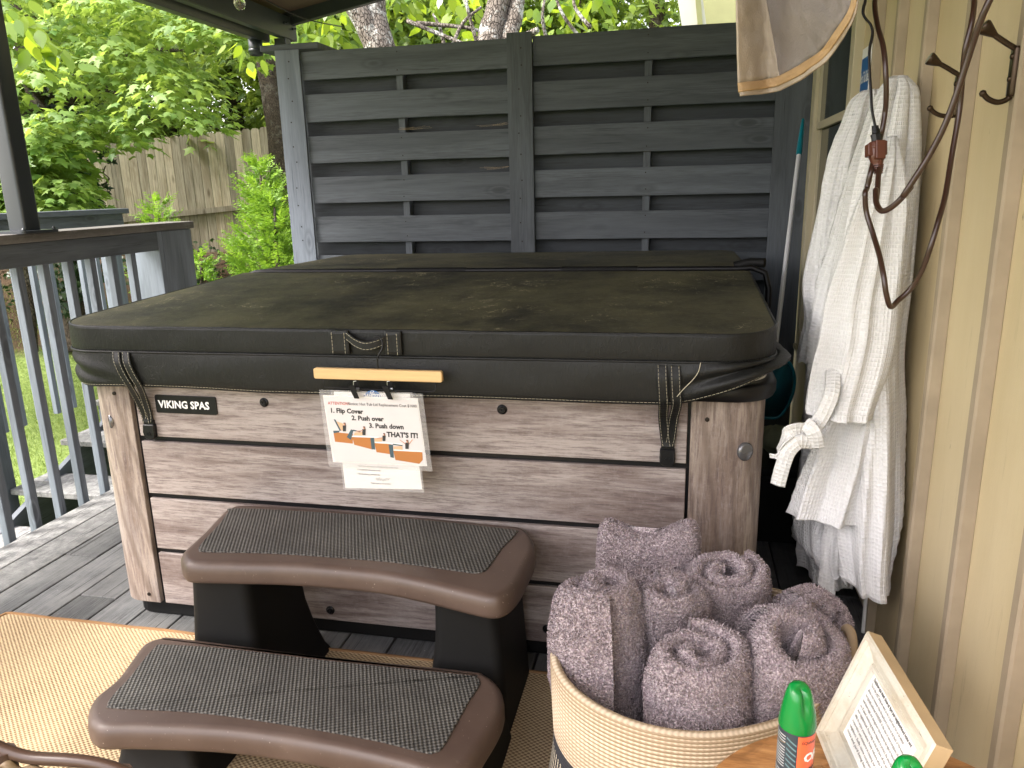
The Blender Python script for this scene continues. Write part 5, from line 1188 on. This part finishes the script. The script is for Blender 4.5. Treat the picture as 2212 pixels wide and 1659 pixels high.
pa = [(1880, -120), (1874, -50)]+[zq(465, 0), zq(437, 110), zq(425, 220), zq(470, 310), zq(545, 400), zq(582, 520), zq(570, 640), zq(538, 780), zq(528, 950), zq(535, 1200), zq(555, 1500), zt(985, 880), zt(1005, 990), zt(1012, 1030)]
m = MB(); P_ = [tuple(AD(*p, 1.20)) for p in pa]; m.tube(catmull(P_, 8), .0031, 10, flat=.6); smooth(m.build('cord', M['black'], t))
m = MB()
for i in range(6): m.loft([sect(1010+i*2, 1018+i*11, .0052+.0003*i, .0045, 14), sect(1010+i*2, 1025+i*11, .0052+.0003*i, .0045, 14)], True)
m.loft([sect(1020, 1078, .0062, .006), sect(1022, 1090, .0095, .007), sect(1024, 1110, .0085, .007), sect(1026, 1150, .0080, .007)], True); smooth(m.build('plug', M['black'], t), 30)

# ================================================================== HANGING CANVAS COVER
t = thing('canvas_cover', 'grey and beige canvas cover corner with a tan strip hanging from above', 'cover', tuple(AD(1700, 0, 1.25)))
def z3(x, y): return ((2200+x*.5425)*.54, y*.5425*.54)
def dep(u, v):  # the lining folds back from its left edge and comes forward at the right
    return 1.30+.06*math.exp(-((u-1655)/45)**2)-.16*max(0, (u-1690)/160)+.02*noise.noise(Vector((u*.016, v*.012, 0)))+.006*noise.noise(Vector((u*.06, v*.05, 3)))
def strip3(name, lo, hi, mat, off=0., n=44, m_=18):
    """surface between two measured edges, sampled finely so it can fold"""
    L_ = np.array([(*p, 0) for p in lo], float); H_ = np.array([(*p, 0) for p in hi], float)
    def rs(A_, k):
        d = np.r_[0, np.cumsum(np.linalg.norm(np.diff(A_, axis=0), axis=1))]; return np.array([[np.interp(s, d, A_[:, j]) for j in range(2)] for s in np.linspace(0, d[-1], k)])
    L_ = rs(L_, n); H_ = rs(H_, n); m = MB(); vs = []
    for i in range(n):
        for j in range(m_):
            p = L_[i]+(H_[i]-L_[i])*j/(m_-1); vs.append(tuple(AD(p[0], p[1], dep(*p)+off)))
    m.add(vs, [(i*m_+j, (i+1)*m_+j, (i+1)*m_+j+1, i*m_+j+1) for i in range(n-1) for j in range(m_-1)], .5)
    o = smooth(m.build(name, mat, t)); s = o.modifiers.new('s', 'SOLIDIFY'); s.thickness = .0035; s.offset = 0; return o
hemlo = [z3(1405, 705), z3(1550, 695), z3(1690, 672), z3(1850, 590), z3(2030, 462)]+[zt(680, 420), zt(760, 300), zt(830, 180), zt(856, 100), zt(875, 0), (1863, -60)]
hemhi = [z3(1388, 612), z3(1530, 598), z3(1680, 568), z3(1830, 490), z3(1975, 395)]+[zt(600, 380), zt(700, 240), zt(780, 120), zt(815, 40), zt(830, -10), (1838, -70)]
velo = [z3(1390, 675), z3(1545, 660), z3(1690, 632), z3(1845, 555), z3(2005, 437)]+[zt(650, 405), zt(735, 280), zt(812, 160), zt(842, 80), zt(862, -5), (1856, -64)]
strip3('hem', hemlo, hemhi, M['canvas'], .002); strip3('fastener_strip', velo, hemhi, M['velcro'], -.0022, m_=8)
strip3('lining', hemhi[:3]+[z3(1695, 570)], [z3(1370, -200), z3(1440, -200), z3(1530, -200), z3(1560, -200)], M['canvas'], .0)
strip3('outer_panel', [z3(1690, 570), z3(1830, 488), z3(1975, 395)]+hemhi[5:], [z3(1570, 130), z3(1600, -40), z3(1700, -200), z3(1900, -260), z3(2100, -280), z3(2200, -280), (1830, -90), (1836, -80), (1838, -72)], M['canvas2'], .003)
m = MB(); a = AD(1700, -130, 1.28); m.tube([tuple(a), (a[0], a[1], roofz(a[0])-.01)], .003, 6); m.build('tie_cord', M['black'], t)

# ================================================================== SKIMMER AND CLUTTER IN THE GAP
t = thing('pool_skimmer', 'teal pool skimmer net with an aluminium pole leaning beside the tub', 'skimmer', (2.2, 1.9, .5))
a = Vector(AY(1735, 258, 2.05)); b = Vector(AY(1672, 772, 1.24)); d = (a-b)
f1 = .83
m = MB(); m.tube([b, b+d*f1], .0105, 14); smooth(m.build('pole', M['pole'], t), 60)
m = MB(); m.tube([b+d*f1, b+d*(f1+.01), b+d*.93, b+d*.97, a], [.0125, .0145, .0125, .010, .007], 14, flat=.9); smooth(m.build('grip', M['teal'], t), 60)
ol = [(1672, 772), (1690, 774), (1706, 785), (1715, 806), (1716, 830), (1710, 858), (1698, 882), (1682, 900), (1664, 903), (1640, 900), (1622, 880), (1615, 850), (1618, 815), (1632, 785), (1655, 772)]
pl_ = catmull([tuple(AY(u, v, 1.22)) for u, v in ol], 4, True); m = MB(); m.tube(pl_, .0065, 10, closed=True); fr_ = smooth(m.build('hoop', M['teal'], t))
m = MB(); c_ = np.mean(pl_, axis=0); rings = []
for s_ in (1, .85, .6, .3, .02): rings.append([tuple(c_+(p-c_)*s_+np.array([0, .05*(1-s_**2), 0])) for p in pl_])
m.loft(rings, True); smooth(m.build('net', M['netting'], t))
t = thing('storage_box', 'black lidded storage box standing in the gap behind the tub corner', 'box', (2.15, 1.2, 0))
m = MB(); m.box((2.02, .92, .004), (2.30, 1.5, .29)); bevel(m.build('body', M['blackmat'], t), .012); m = MB(); m.box((2.01, .91, .292), (2.31, 1.51, .325)); bevel(m.build('lid', M['blackmat'], t), .012)
def rag(c, rx, ry, rz, mat, label, seed, nm_):
    m = MB(); rings = []
    for i in range(14):
        ph = PI*i/13; rings.append([(c[0]+rx*math.sin(ph)*math.cos(a)*(1+.35*noise.noise(Vector((math.cos(a)*2, math.sin(a)*2, i*.4+seed)))), c[1]+ry*math.sin(ph)*math.sin(a)*(1+.35*noise.noise(Vector((math.cos(a)*2, math.sin(a)*2+4, i*.4+seed)))), max(.327 if c[2] > .3 else 0, c[2]+rz*math.cos(ph)*(1+.5*noise.noise(Vector((math.cos(a)*1.5, math.sin(a)*1.5, i*.3+seed)))))) for a in np.linspace(0, 2*PI, 41)[:-1]])
    m.loft(rings, True); tag(smooth(m.build(nm_, mat)), label, 'cloth')
rag((2.12, 1.10, .385), .085, .10, .05, M['clothgreen'], 'crumpled pale green rag lying on the black box under the skimmer', 2, 'rag')

# ================================================================== CANE CHAIR EDGE
t = thing('cane_chair', 'dark rimmed woven cane chair arm cut off by the bottom edge of the photo', 'chair', (1.0, -1.5, .012))
rp = [(-90, 1572), (-30, 1602), (20, 1624), (70, 1637), (150, 1642), (205, 1649), (250, 1661), (290, 1679), (320, 1701), (340, 1730)]
R1 = catmull([tuple(AD(u, v, .92)) for u, v in rp], 8); m = MB(); m.tube(R1, .0075, 10); smooth(m.build('rim', M['chairwood'], t))
back = Vector(AD(60, 1900, .92)); k_ = 0
for i in range(9):
    m = MB(); f = i/8; P_ = []
    for j, p in enumerate(R1):
        q = Vector(p); dn = Vector((-.02, -.10, -.035)); s_ = .018+.03*i*.9; P_.append(tuple(q+dn*(s_*6.5)*(.35+.65*math.sin(PI*min(1, j/(len(R1)-1)*1.1)))+Vector((0, 0, .0035*math.sin(j*.8+i*PI)-.006))))
    m.tube(P_, .0062, 6, flat=.45); smooth(m.build('cane_strand', M['wicker'], t))
m = MB(); P_ = [tuple(Vector(p)+Vector((0, -.02, -.035))) for p in R1]; Q_ = [tuple(Vector(p)+Vector((0, -.25, -.10))) for p in R1]
m.loft([P_, Q_], False, closed=False); m.build('seat_lining', M['chairwood'], t)
for i in (14, 50):
    p = R1[i]; m = MB(); m.tube([tuple(p), (p[0]-.02, p[1]-.03, .013)], .013, 10); smooth(m.build('leg', M['chairwood'], t), 60)
# ================================================================== VEGETATION
def leafmesh(name, mat, P_, Nn, Dd, S_, R_, tmpl, parent=None, fold=.25):
    """P_ positions, Nn normals, Dd leaf axis, S_ size, R_ tone; tmpl: right half outline (x>=0) from base to tip"""
    P_ = np.asarray(P_); Nn = Nn/np.linalg.norm(Nn, axis=1)[:, None]; Dd = Dd-Nn*(Dd*Nn).sum(1)[:, None]; Dd /= np.linalg.norm(Dd, axis=1)[:, None]; X_ = np.cross(Dd, Nn)
    T = np.array(tmpl); k = len(T); n = len(P_); V = np.zeros((n, 2*k-2, 3))
    def pt(x, y): return P_+(X_*x+Dd*y+Nn*(-fold*abs(x)-.18*y*y))*S_[:, None]
    for i, (x, y) in enumerate(T): V[:, i] = pt(x, y)
    for i, (x, y) in enumerate(T[1:-1]): V[:, k+i] = pt(-x, y)
    V = V.reshape(-1, 3); st = (np.arange(n)*(2*k-2))[:, None]
    fa = np.arange(k)[None]+st; fb = np.concatenate([[0], [k-1], np.arange(2*k-3, k-1, -1)])[None]+st
    F_ = np.stack([fa, fb], 1).reshape(-1, k); me = bpy.data.meshes.new(name)
    me.vertices.add(len(V)); me.vertices.foreach_set('co', V.ravel()); me.loops.add(F_.size); me.loops.foreach_set('vertex_index', F_.ravel().astype(np.int32))
    me.polygons.add(len(F_)); me.polygons.foreach_set('loop_start', (np.arange(len(F_))*k).astype(np.int32)); me.polygons.foreach_set('loop_total', np.full(len(F_), k, np.int32))
    at = me.attributes.new('rnd', 'FLOAT', 'FACE'); at.data.foreach_set('value', np.repeat(np.clip(R_, 0, 1), 2).astype(np.float32)); me.update(calc_edges=True); me.validate()
    return link(name, me, mat, parent)
MAPLE = [(0, 0), (.12, -.06), (.46, .02), (.28, .22), (.62, .50), (.27, .48), (.22, .62), (0, 1.05)]
OVAL = [(0, 0), (.20, .14), (.30, .38), (.24, .66), (.10, .90), (0, 1.08)]
def rnorm(n, k): v = rng.normal(0, 1, (n, 3)); return v*k
def boughs(centers, radii, cnt, size, droop=.35, flat=.22, tone=None, jit=.3, up=(0, 0, 1), spread=.55):
    P_, N_, D_, S_, R_ = [], [], [], [], []
    for c, r in zip(centers, radii):
        n = int(cnt*(r/.5)**1.6); a = rng.uniform(0, 2*PI, n); q = np.sqrt(rng.uniform(0, 1, n))*r
        x = q*np.cos(a); y = q*np.sin(a); z = -droop*q*q/r+rng.normal(0, flat*r*.35, n)
        P_.append(np.stack([c[0]+x, c[1]+y, c[2]+z], 1)); out = np.stack([np.cos(a), np.sin(a), np.zeros(n)], 1)
        N_.append(np.array(up)[None]+out*.45+rnorm(n, jit)); D_.append(out+rnorm(n, spread)+np.array([[0, 0, -.55]])); S_.append(size*rng.uniform(.7, 1.25, n))
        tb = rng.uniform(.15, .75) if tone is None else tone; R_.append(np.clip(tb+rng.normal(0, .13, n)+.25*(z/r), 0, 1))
    return [np.concatenate(v) for v in (P_, N_, D_, S_, R_)]
def trunk(name, pts, rad, mat, par, n=14, rough=.12):
    P_ = catmull(pts, 6); R_ = np.interp(np.linspace(0, 1, len(P_)), np.linspace(0, 1, len(rad)), rad); m = MB(); m.tube(P_, R_, n, cap=True)
    for i, p in enumerate(m.v):
        c = P_[min(len(P_)-1, i//n)]; f = 1+rough*noise.noise(Vector(p)*3)+rough*.6*noise.noise(Vector(p)*9); m.v[i] = tuple(Vector(c)+(Vector(p)-Vector(c))*f)
    return smooth(m.build(name, mat, par))
def limbs(par, start, ends, r, mat, nm_='limb'):
    for e in ends:
        s = Vector(start); e = Vector(e); mid = (s+e)/2+Vector((random.uniform(-.2, .2), random.uniform(-.2, .2), .25*(e-s).length*.4)); trunk(nm_, [tuple(s), tuple(mid), tuple(e)], [r, r*.6, r*.15], mat, par, 8)

# big maple in front of the picket fence
cm = AD(250, 200, 8.6); t = thing('maple_tree', 'broad light green maple whose low boughs hang over the picket fence', 'tree', (-6.6, 8.2, -.2))
tb = AD(150, 700, 10.4); tb2 = AD(150, 560, 10.4); tb3 = AD(118, 300, 10.3); tb4 = AD(60, 60, 10.2)
trunk('trunk', [tuple(AD(182, 760, 10.5)), tuple(AD(172, 560, 10.5)), tuple(AD(140, 400, 10.4)), tuple(AD(105, 250, 10.3)), tuple(AD(60, 80, 10.2)), tuple(AD(20, -200, 10))], [.26, .23, .2, .19, .18, .15], M['darkbark'], t)
cs = []; rs = []; tn = []
for i in range(1500):
    u = rng.uniform(-420, 640); v = rng.uniform(-260, 560); d = rng.uniform(6.6, 10.0)
    # crown outline as seen: right side ends above the fence, lower left reaches the railing
    lim = 470 if u < 190 else (330 if u < 330 else (265 if u < 440 else 150-(u-440)*.2))
    if v > lim-25*(1 if u > 190 else -1): continue
    if u > 555 and v > 40: continue
    if 55 < u < 150 and 70 < v < 250 and rng.random() < .8: continue
    if 128 < u < 192 and v > 250+(u-128)*1.2 and rng.random() < .9: continue
    c = AD(u, v, d); cs.append(c); rs.append(rng.uniform(.28, .55))
cs = cs[:430]; rs = rs[:430]
P_, N_, D_, S_, R_ = boughs(cs, rs, 85, .085, .5, .25)
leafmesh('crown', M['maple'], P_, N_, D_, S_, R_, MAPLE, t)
for e in ((300, 150, 8.2), (420, 110, 8.4), (200, 20, 8), (-60, 150, 8.2), (330, 260, 8.3), (60, 380, 8.3)): limbs(t, AD(120, 240, 10.3), [tuple(AD(*e))], .07, M['darkbark'])
# ivy on its trunk
cs = [AD(150+rng.uniform(-55, 50), v, 10.1) for v in np.linspace(80, 640, 46)]; P_, N_, D_, S_, R_ = boughs(cs, [.28]*46, 120, .085, .9, .5, up=(0, -1, .2))
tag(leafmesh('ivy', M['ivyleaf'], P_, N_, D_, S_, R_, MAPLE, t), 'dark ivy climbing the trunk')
# low maple boughs at the left edge, a second young tree
t = thing('young_maple', 'young maple low at the left edge behind the canopy post', 'tree', tuple(AD(60, 700, 7.4)))
cs = []; rs = []
for i in range(130):
    u = rng.uniform(-120, 165); v = rng.uniform(250, 470); 
    if v > 300+ (u+120)*.62+60 and u < 60 and False: continue
    if u > 60 and v < 215+(u-60)*.8: continue
    cs.append(AD(u, v, rng.uniform(6.6, 8.0))); rs.append(rng.uniform(.22, .4))
P_, N_, D_, S_, R_ = boughs(cs, rs, 58, .105, .55, .25); leafmesh('crown', M['maple'], P_, N_, D_, S_, R_, MAPLE, t)
trunk('trunk', [tuple(AD(70, 760, 7.5)), tuple(AD(60, 560, 7.5)), tuple(AD(50, 380, 7.4)), tuple(AD(30, 250, 7.3))], [.05, .045, .035, .015], M['darkbark'], t, 10)

# dogwood over the privacy fence
t = thing('dogwood_tree', 'leaning dogwood with pale lichened bark rising above the privacy fence', 'tree', tuple(AD(850, 600, 6.3)))
trunk('trunk', [tuple(AD(905, 620, 6.35)), tuple(AD(870, 330, 6.3)), tuple(AD(838, 160, 6.25)), tuple(AD(818, 90, 6.2)), tuple(AD(806, 20, 6.2)), tuple(AD(806, -120, 6.1))], [.16, .14, .128, .120, .10, .08], M['bark'], t, 26, .16)
trunk('limb', [tuple(AD(815, 105, 6.2)), tuple(AD(785, 40, 6.15)), tuple(AD(750, -15, 6.1)), tuple(AD(690, -130, 6.0))], [.10, .095, .088, .07], M['bark'], t, 22, .14)
t2 = thing('dogwood_tree', 'second dogwood with twin grey stems above the middle of the privacy fence', 'tree', tuple(AD(1080, 600, 6.4)))
trunk('trunk', [tuple(AD(1060, 560, 6.4)), tuple(AD(1052, 250, 6.4)), tuple(AD(1056, 100, 6.4)), tuple(AD(1076, 20, 6.4)), tuple(AD(1092, -90, 6.3))], [.125, .12, .112, .095, .08], M['bark'], t2, 24, .16)
trunk('limb', [tuple(AD(1095, 300, 6.42)), tuple(AD(1098, 100, 6.4)), tuple(AD(1112, 40, 6.4)), tuple(AD(1126, -60, 6.4))], [.08, .075, .07, .055], M['bark'], t2, 22, .16)
trunk('stub', [tuple(AD(1120, 85, 6.3)), tuple(AD(1142, 76, 6.3)), tuple(AD(1162, 64, 6.25))], [.035, .032, .022], M['bark'], t2, 10, .2)
def twig(par, pts, r): trunk('twig', pts, [r, r*.5], M['bark'], par, 6, .05)
for a, b, c in (((880, 45, 6.5), (985, 88, 6.3), (1015, 97, 6.3)), ((900, 50, 6.5), (1010, 60, 6.4), (1048, 74, 6.4)), ((1035, 110, 6.4), (1008, 10, 6.3), (1000, -60, 6.3)), ((1185, 100, 6.5), (1172, 40, 6.4), (1180, -20, 6.4)), ((1260, 90, 6.5), (1215, 30, 6.4), (1190, -40, 6.4)), ((975, 105, 6.3), (1000, 50, 6.4), (1040, 15, 6.4)), ((1275, 60, 6.4), (1240, 10, 6.4), (1250, -40, 6.4)), ((960, 100, 6.5), (950, 60, 6.5), (935, 30, 6.5))):
    twig(t2, [tuple(AD(*a)), tuple(AD(*b)), tuple(AD(*c))], .020)
def dog(par, zones, cnt, sz, nm_='crown'):
    PP = []
    for (u0, u1, v0, v1, n, d0, d1) in zones:
        for i in range(n): PP.append(AD(rng.uniform(u0, u1), rng.uniform(v0, v1), rng.uniform(d0, d1)))
    P_, N_, D_, S_, R_ = boughs(PP, [.20]*len(PP), cnt, sz, .8, .5, jit=.5, spread=.4); D_[:, 2] -= .9; N_[:, 2] *= .6; N_[:, 1] -= .5
    return leafmesh(nm_, M['dogwood'], P_, N_, D_, S_, R_, OVAL, par, .2)
dog(t, [(630, 735, -50, 90, 34, 6.0, 7.0), (520, 560, 62, 90, 2, 5.8, 6.0), (660, 900, -150, -70, 10, 6, 7), (850, 900, -40, 30, 7, 6.6, 7.2), (0, 55, 12, 40, 4, 4.8, 5.1), (75, 135, 66, 92, 2, 4.8, 5.1), (20, 30, 96, 110, 1, 4.8, 5.)], 26, .125)
dog(t2, [(880, 1040, -60, 60, 18, 6.7, 7.4), (1120, 1260, -80, 45, 20, 6.7, 7.4), (1165, 1190, 60, 75, 1, 6.0, 6.2), (1250, 1400, -60, 20, 9, 6.5, 7.2), (985, 1010, 40, 70, 2, 6.7, 7.2)], 26, .125)

# trees beyond the fences
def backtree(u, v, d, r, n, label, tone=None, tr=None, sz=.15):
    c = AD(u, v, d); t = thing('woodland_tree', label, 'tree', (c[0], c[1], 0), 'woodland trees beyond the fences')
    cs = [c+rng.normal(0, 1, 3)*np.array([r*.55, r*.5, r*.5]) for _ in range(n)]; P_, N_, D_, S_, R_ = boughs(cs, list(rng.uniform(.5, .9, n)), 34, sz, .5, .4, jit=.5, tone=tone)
    leafmesh('crown', M['farleaf'], P_, N_, D_, S_, R_, MAPLE, t); q = tr or (u, v+200)
    trunk('trunk', [(c[0]+.1, c[1], .2), (c[0]+.05, c[1]+.1, 2.), tuple(c), (c[0]-.1, c[1], c[2]+2.)], [.22, .18, .13, .06], M['darkbark'], t, 10)
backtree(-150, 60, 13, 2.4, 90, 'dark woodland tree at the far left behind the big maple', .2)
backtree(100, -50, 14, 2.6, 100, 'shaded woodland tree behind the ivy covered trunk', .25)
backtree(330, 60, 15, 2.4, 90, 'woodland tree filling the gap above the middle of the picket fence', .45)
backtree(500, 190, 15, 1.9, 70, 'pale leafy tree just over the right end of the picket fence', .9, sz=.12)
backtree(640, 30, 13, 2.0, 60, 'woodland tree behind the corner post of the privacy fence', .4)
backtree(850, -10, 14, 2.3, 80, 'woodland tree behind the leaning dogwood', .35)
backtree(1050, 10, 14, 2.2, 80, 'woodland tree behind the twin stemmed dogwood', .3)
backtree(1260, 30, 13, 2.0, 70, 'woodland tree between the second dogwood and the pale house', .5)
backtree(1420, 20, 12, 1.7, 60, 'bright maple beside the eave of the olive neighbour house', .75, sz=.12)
c1 = AD(575, 180, 11)
t = thing('tall_trunk', 'tall bare brown trunk beside the left post of the privacy fence', 'tree', tuple(AD(600, 700, 11)))
trunk('trunk', [tuple(AD(625, 640, 11.)), tuple(AD(600, 300, 11.)), tuple(AD(580, 170, 11.)), tuple(AD(560, 40, 11.)), tuple(AD(545, -160, 11.))], [.16, .15, .14, .12, .10], M['darkbark'], t, 14)
# fallen-looking bare branch over the fence
t = thing('bare_branch', 'dead bare branch poking over the top of the picket fence', 'branch', tuple(AD(480, 270, 11.6)))
trunk('branch', [tuple(AD(505, 288, 11.9)), tuple(AD(455, 272, 11.7)), tuple(AD(425, 258, 11.6))], [.03, .02, .012], M['darkbark'], t, 7)
for e in ((500, 262), (440, 240), (470, 255)): trunk('twig', [tuple(AD(455, 270, 11.7)), tuple(AD(*e, 11.6))], [.01, .004], M['darkbark'], t, 5)
for P0_ in ([(193, 362), (222, 374), (236, 385)], [(236, 385), (225, 402), (212, 425)], [(222, 374), (228, 358)]):
    trunk('twig', [tuple(AD(*p, 9.6)) for p in P0_], [.012, .006], M['darkbark'], t, 6)
# wood mass far behind
cs = []; rs = []
for i in range(700):
    a = rng.uniform(-1.25, .95); d = rng.uniform(17, 26); x = CC[0]+d*math.sin(a-.15); y = CC[1]+d*math.cos(a-.15); cs.append((x, y, rng.uniform(.3, 8.5))); rs.append(rng.uniform(.8, 1.3))
P_, N_, D_, S_, R_ = boughs(cs, rs, 16, .26, .5, .5, jit=.6)
tag(leafmesh('far_woods', M['farleaf'], P_, N_, D_, S_, R_*.7, MAPLE), 'distant woodland seen between the nearer trees', 'woods', None, 'stuff')
# undergrowth on the bank
cs = []
for i in range(150):
    x = rng.uniform(-12, -2.5); y = rng.uniform(7.2, 9.6)+.12*(x+6); cs.append((x, y, gz(x, y)+rng.uniform(.0, .22)))
P_, N_, D_, S_, R_ = boughs(cs, list(rng.uniform(.25, .5, 150)), 40, .07, .5, .5, jit=.6); tag(leafmesh('undergrowth', M['ivyleaf'], P_, N_, D_, S_, R_, MAPLE), 'ivy and low undergrowth on the bank below the picket fence', 'undergrowth', None, 'stuff')

# arborvitae shrubs: upright feathery sprays
def arbor(u, vt, vb, d, wpx, label, dens=1.):
    top = AD(u, vt, d); bot = AD(u+(vb-vt)*.07, vb, d); H = top[2]-bot[2]; W = wpx*d/CF/2; t = thing('arborvitae_shrub', label, 'shrub', (bot[0], bot[1], gz(bot[0], bot[1])), 'arborvitae shrubs by the picket fence')
    n = int(520*dens*H*W/.2); P_, N_, D_, S_, R_ = [], [], [], [], []; zlow = bot[2]-.5
    for i in range(n):
        f = rng.uniform(0, 1)**.8; z = top[2]-(top[2]-zlow)*f; rw = W*(.10+.95*min(1, f*1.25)**.75)*(1+.25*math.sin(f*17+i*.0)); a = rng.uniform(0, 2*PI); q = rw*rng.uniform(.35, 1.05)
        bx_ = bot[0]+(top[0]-bot[0])*(1-f)+q*math.cos(a); by_ = bot[1]+(top[1]-bot[1])*(1-f)+q*math.sin(a); out = np.array([math.cos(a), math.sin(a), .75+rng.uniform(-.4, .5)]); out /= np.linalg.norm(out); L_ = rng.uniform(.09, .17)
        side = np.cross(out, np.array([0, 0, 1.]) + rng.normal(0, .4, 3)); side /= np.linalg.norm(side); nrm_ = np.cross(side, out); tone = np.clip(rng.normal(.55, .22)+.25*(q/rw-.7), 0, 1)
        for j in range(9):
            s_ = j/8
            for sg in (-1, 1):
                P_.append(np.array([bx_, by_, z])+out*L_*s_); D_.append(out*.8+side*sg*1.); N_.append(nrm_+rng.normal(0, .3, 3)); S_.append(.042*(1.15-.6*s_)*rng.uniform(.8, 1.2)); R_.append(tone+rng.normal(0, .08))
    leafmesh('foliage', M['conifer'], np.array(P_), np.array(N_), np.array(D_), np.array(S_), np.array(R_), [(0, 0), (.16, .3), (.13, .7), (0, 1)], t, .1)
    trunk('stem', [(bot[0], bot[1], gz(bot[0], bot[1])-.05), (bot[0], bot[1], bot[2]), (top[0], top[1], top[2]-.1)], [.03, .025, .008], M['darkbark'], t, 8)
arbor(560, 352, 610, 6.4, 165, 'bright arborvitae shrub beside the left post of the privacy fence')
arbor(590, 420, 640, 6.2, 120, 'arborvitae shrub half hidden behind the privacy fence post', .8)
arbor(340, 432, 640, 6.6, 120, 'small arborvitae shrub standing above the stair handrail', .7)
arbor(432, 545, 680, 6.3, 70, 'short dark arborvitae shrub between the railing post and the tub cover', .8)

# neighbour house
t = thing('neighbour_house', 'olive neighbour house with a white rake board above the fence', 'house', tuple(AD(1560, 300, 8)))
pA = AD(1512, -60, 8); pB = AD(1512, 75, 8)
m = MB(); a = AD(1518, 60, 8.); m.box((a[0]-.02, a[1], -.9), (a[0]+3.4, a[1]+3, a[2]+2.2)); m.build('wall', M['eave'], t)
m = MB(); p, q = Vector(AD(1500, 60, 7.9)), Vector(AD(1478, -90, 7.6)); m.beam(p-(q-p)*.5, q+(q-p), .24, .05, (0, 1, 0)); m.build('rake_board', M['stone'], t)
m = MB(); p, q = Vector(AD(1513, 60, 7.85)), Vector(AD(1500, -90, 7.55)); m.beam(p-(q-p)*.5, q+(q-p), .05, .07, (0, 1, 0)); m.build('trim', M['eave'], t)

# ================================================================== LIGHT
w = bpy.data.worlds.new('World'); sc.world = w; w.use_nodes = True; nt = w.node_tree; bg = nt.nodes['Background']
SUN_EL, SUN_AZ = 52, 238     # compass-like angle of the sun measured from +y towards +x
sky = nt.nodes.new('ShaderNodeTexSky'); sky.sky_type = 'NISHITA'; sky.sun_disc = False; sky.sun_elevation = math.radians(SUN_EL); sky.sun_rotation = math.radians(SUN_AZ); sky.dust_density = 3.; sky.air_density = 1.2
hs = nt.nodes.new('ShaderNodeHueSaturation'); hs.inputs['Saturation'].default_value = .45; nt.links.new(sky.outputs[0], hs.inputs['Color'])
mxw = nt.nodes.new('ShaderNodeMix'); mxw.data_type = 'RGBA'; mxw.blend_type = 'MULTIPLY'; mxw.inputs[0].default_value = 1; mxw.inputs[7].default_value = (1.05, .975, .95, 1); nt.links.new(hs.outputs[0], mxw.inputs[6]); nt.links.new(mxw.outputs[2], bg.inputs[0]); bg.inputs[1].default_value = .15
s = bpy.data.lights.new('sun', 'SUN'); s.energy = 1.7; s.angle = math.radians(16); s.color = (1, .965, .91); so = bpy.data.objects.new('sun', s); COL.objects.link(so)
dv = Vector((math.sin(math.radians(SUN_AZ))*math.cos(math.radians(SUN_EL)), math.cos(math.radians(SUN_AZ))*math.cos(math.radians(SUN_EL)), math.sin(math.radians(SUN_EL))))
so.rotation_euler = dv.to_track_quat('Z', 'Y').to_euler()
sc.view_settings.view_transform = 'Standard'; sc.view_settings.look = 'None'; sc.view_settings.exposure = 2.4; sc.view_settings.gamma = 1
sc.cycles.use_denoising = True; sc.cycles.max_bounces = 10; sc.cycles.transparent_max_bounces = 12; sc.cycles.diffuse_bounces = 5
sc.render.film_transparent = False
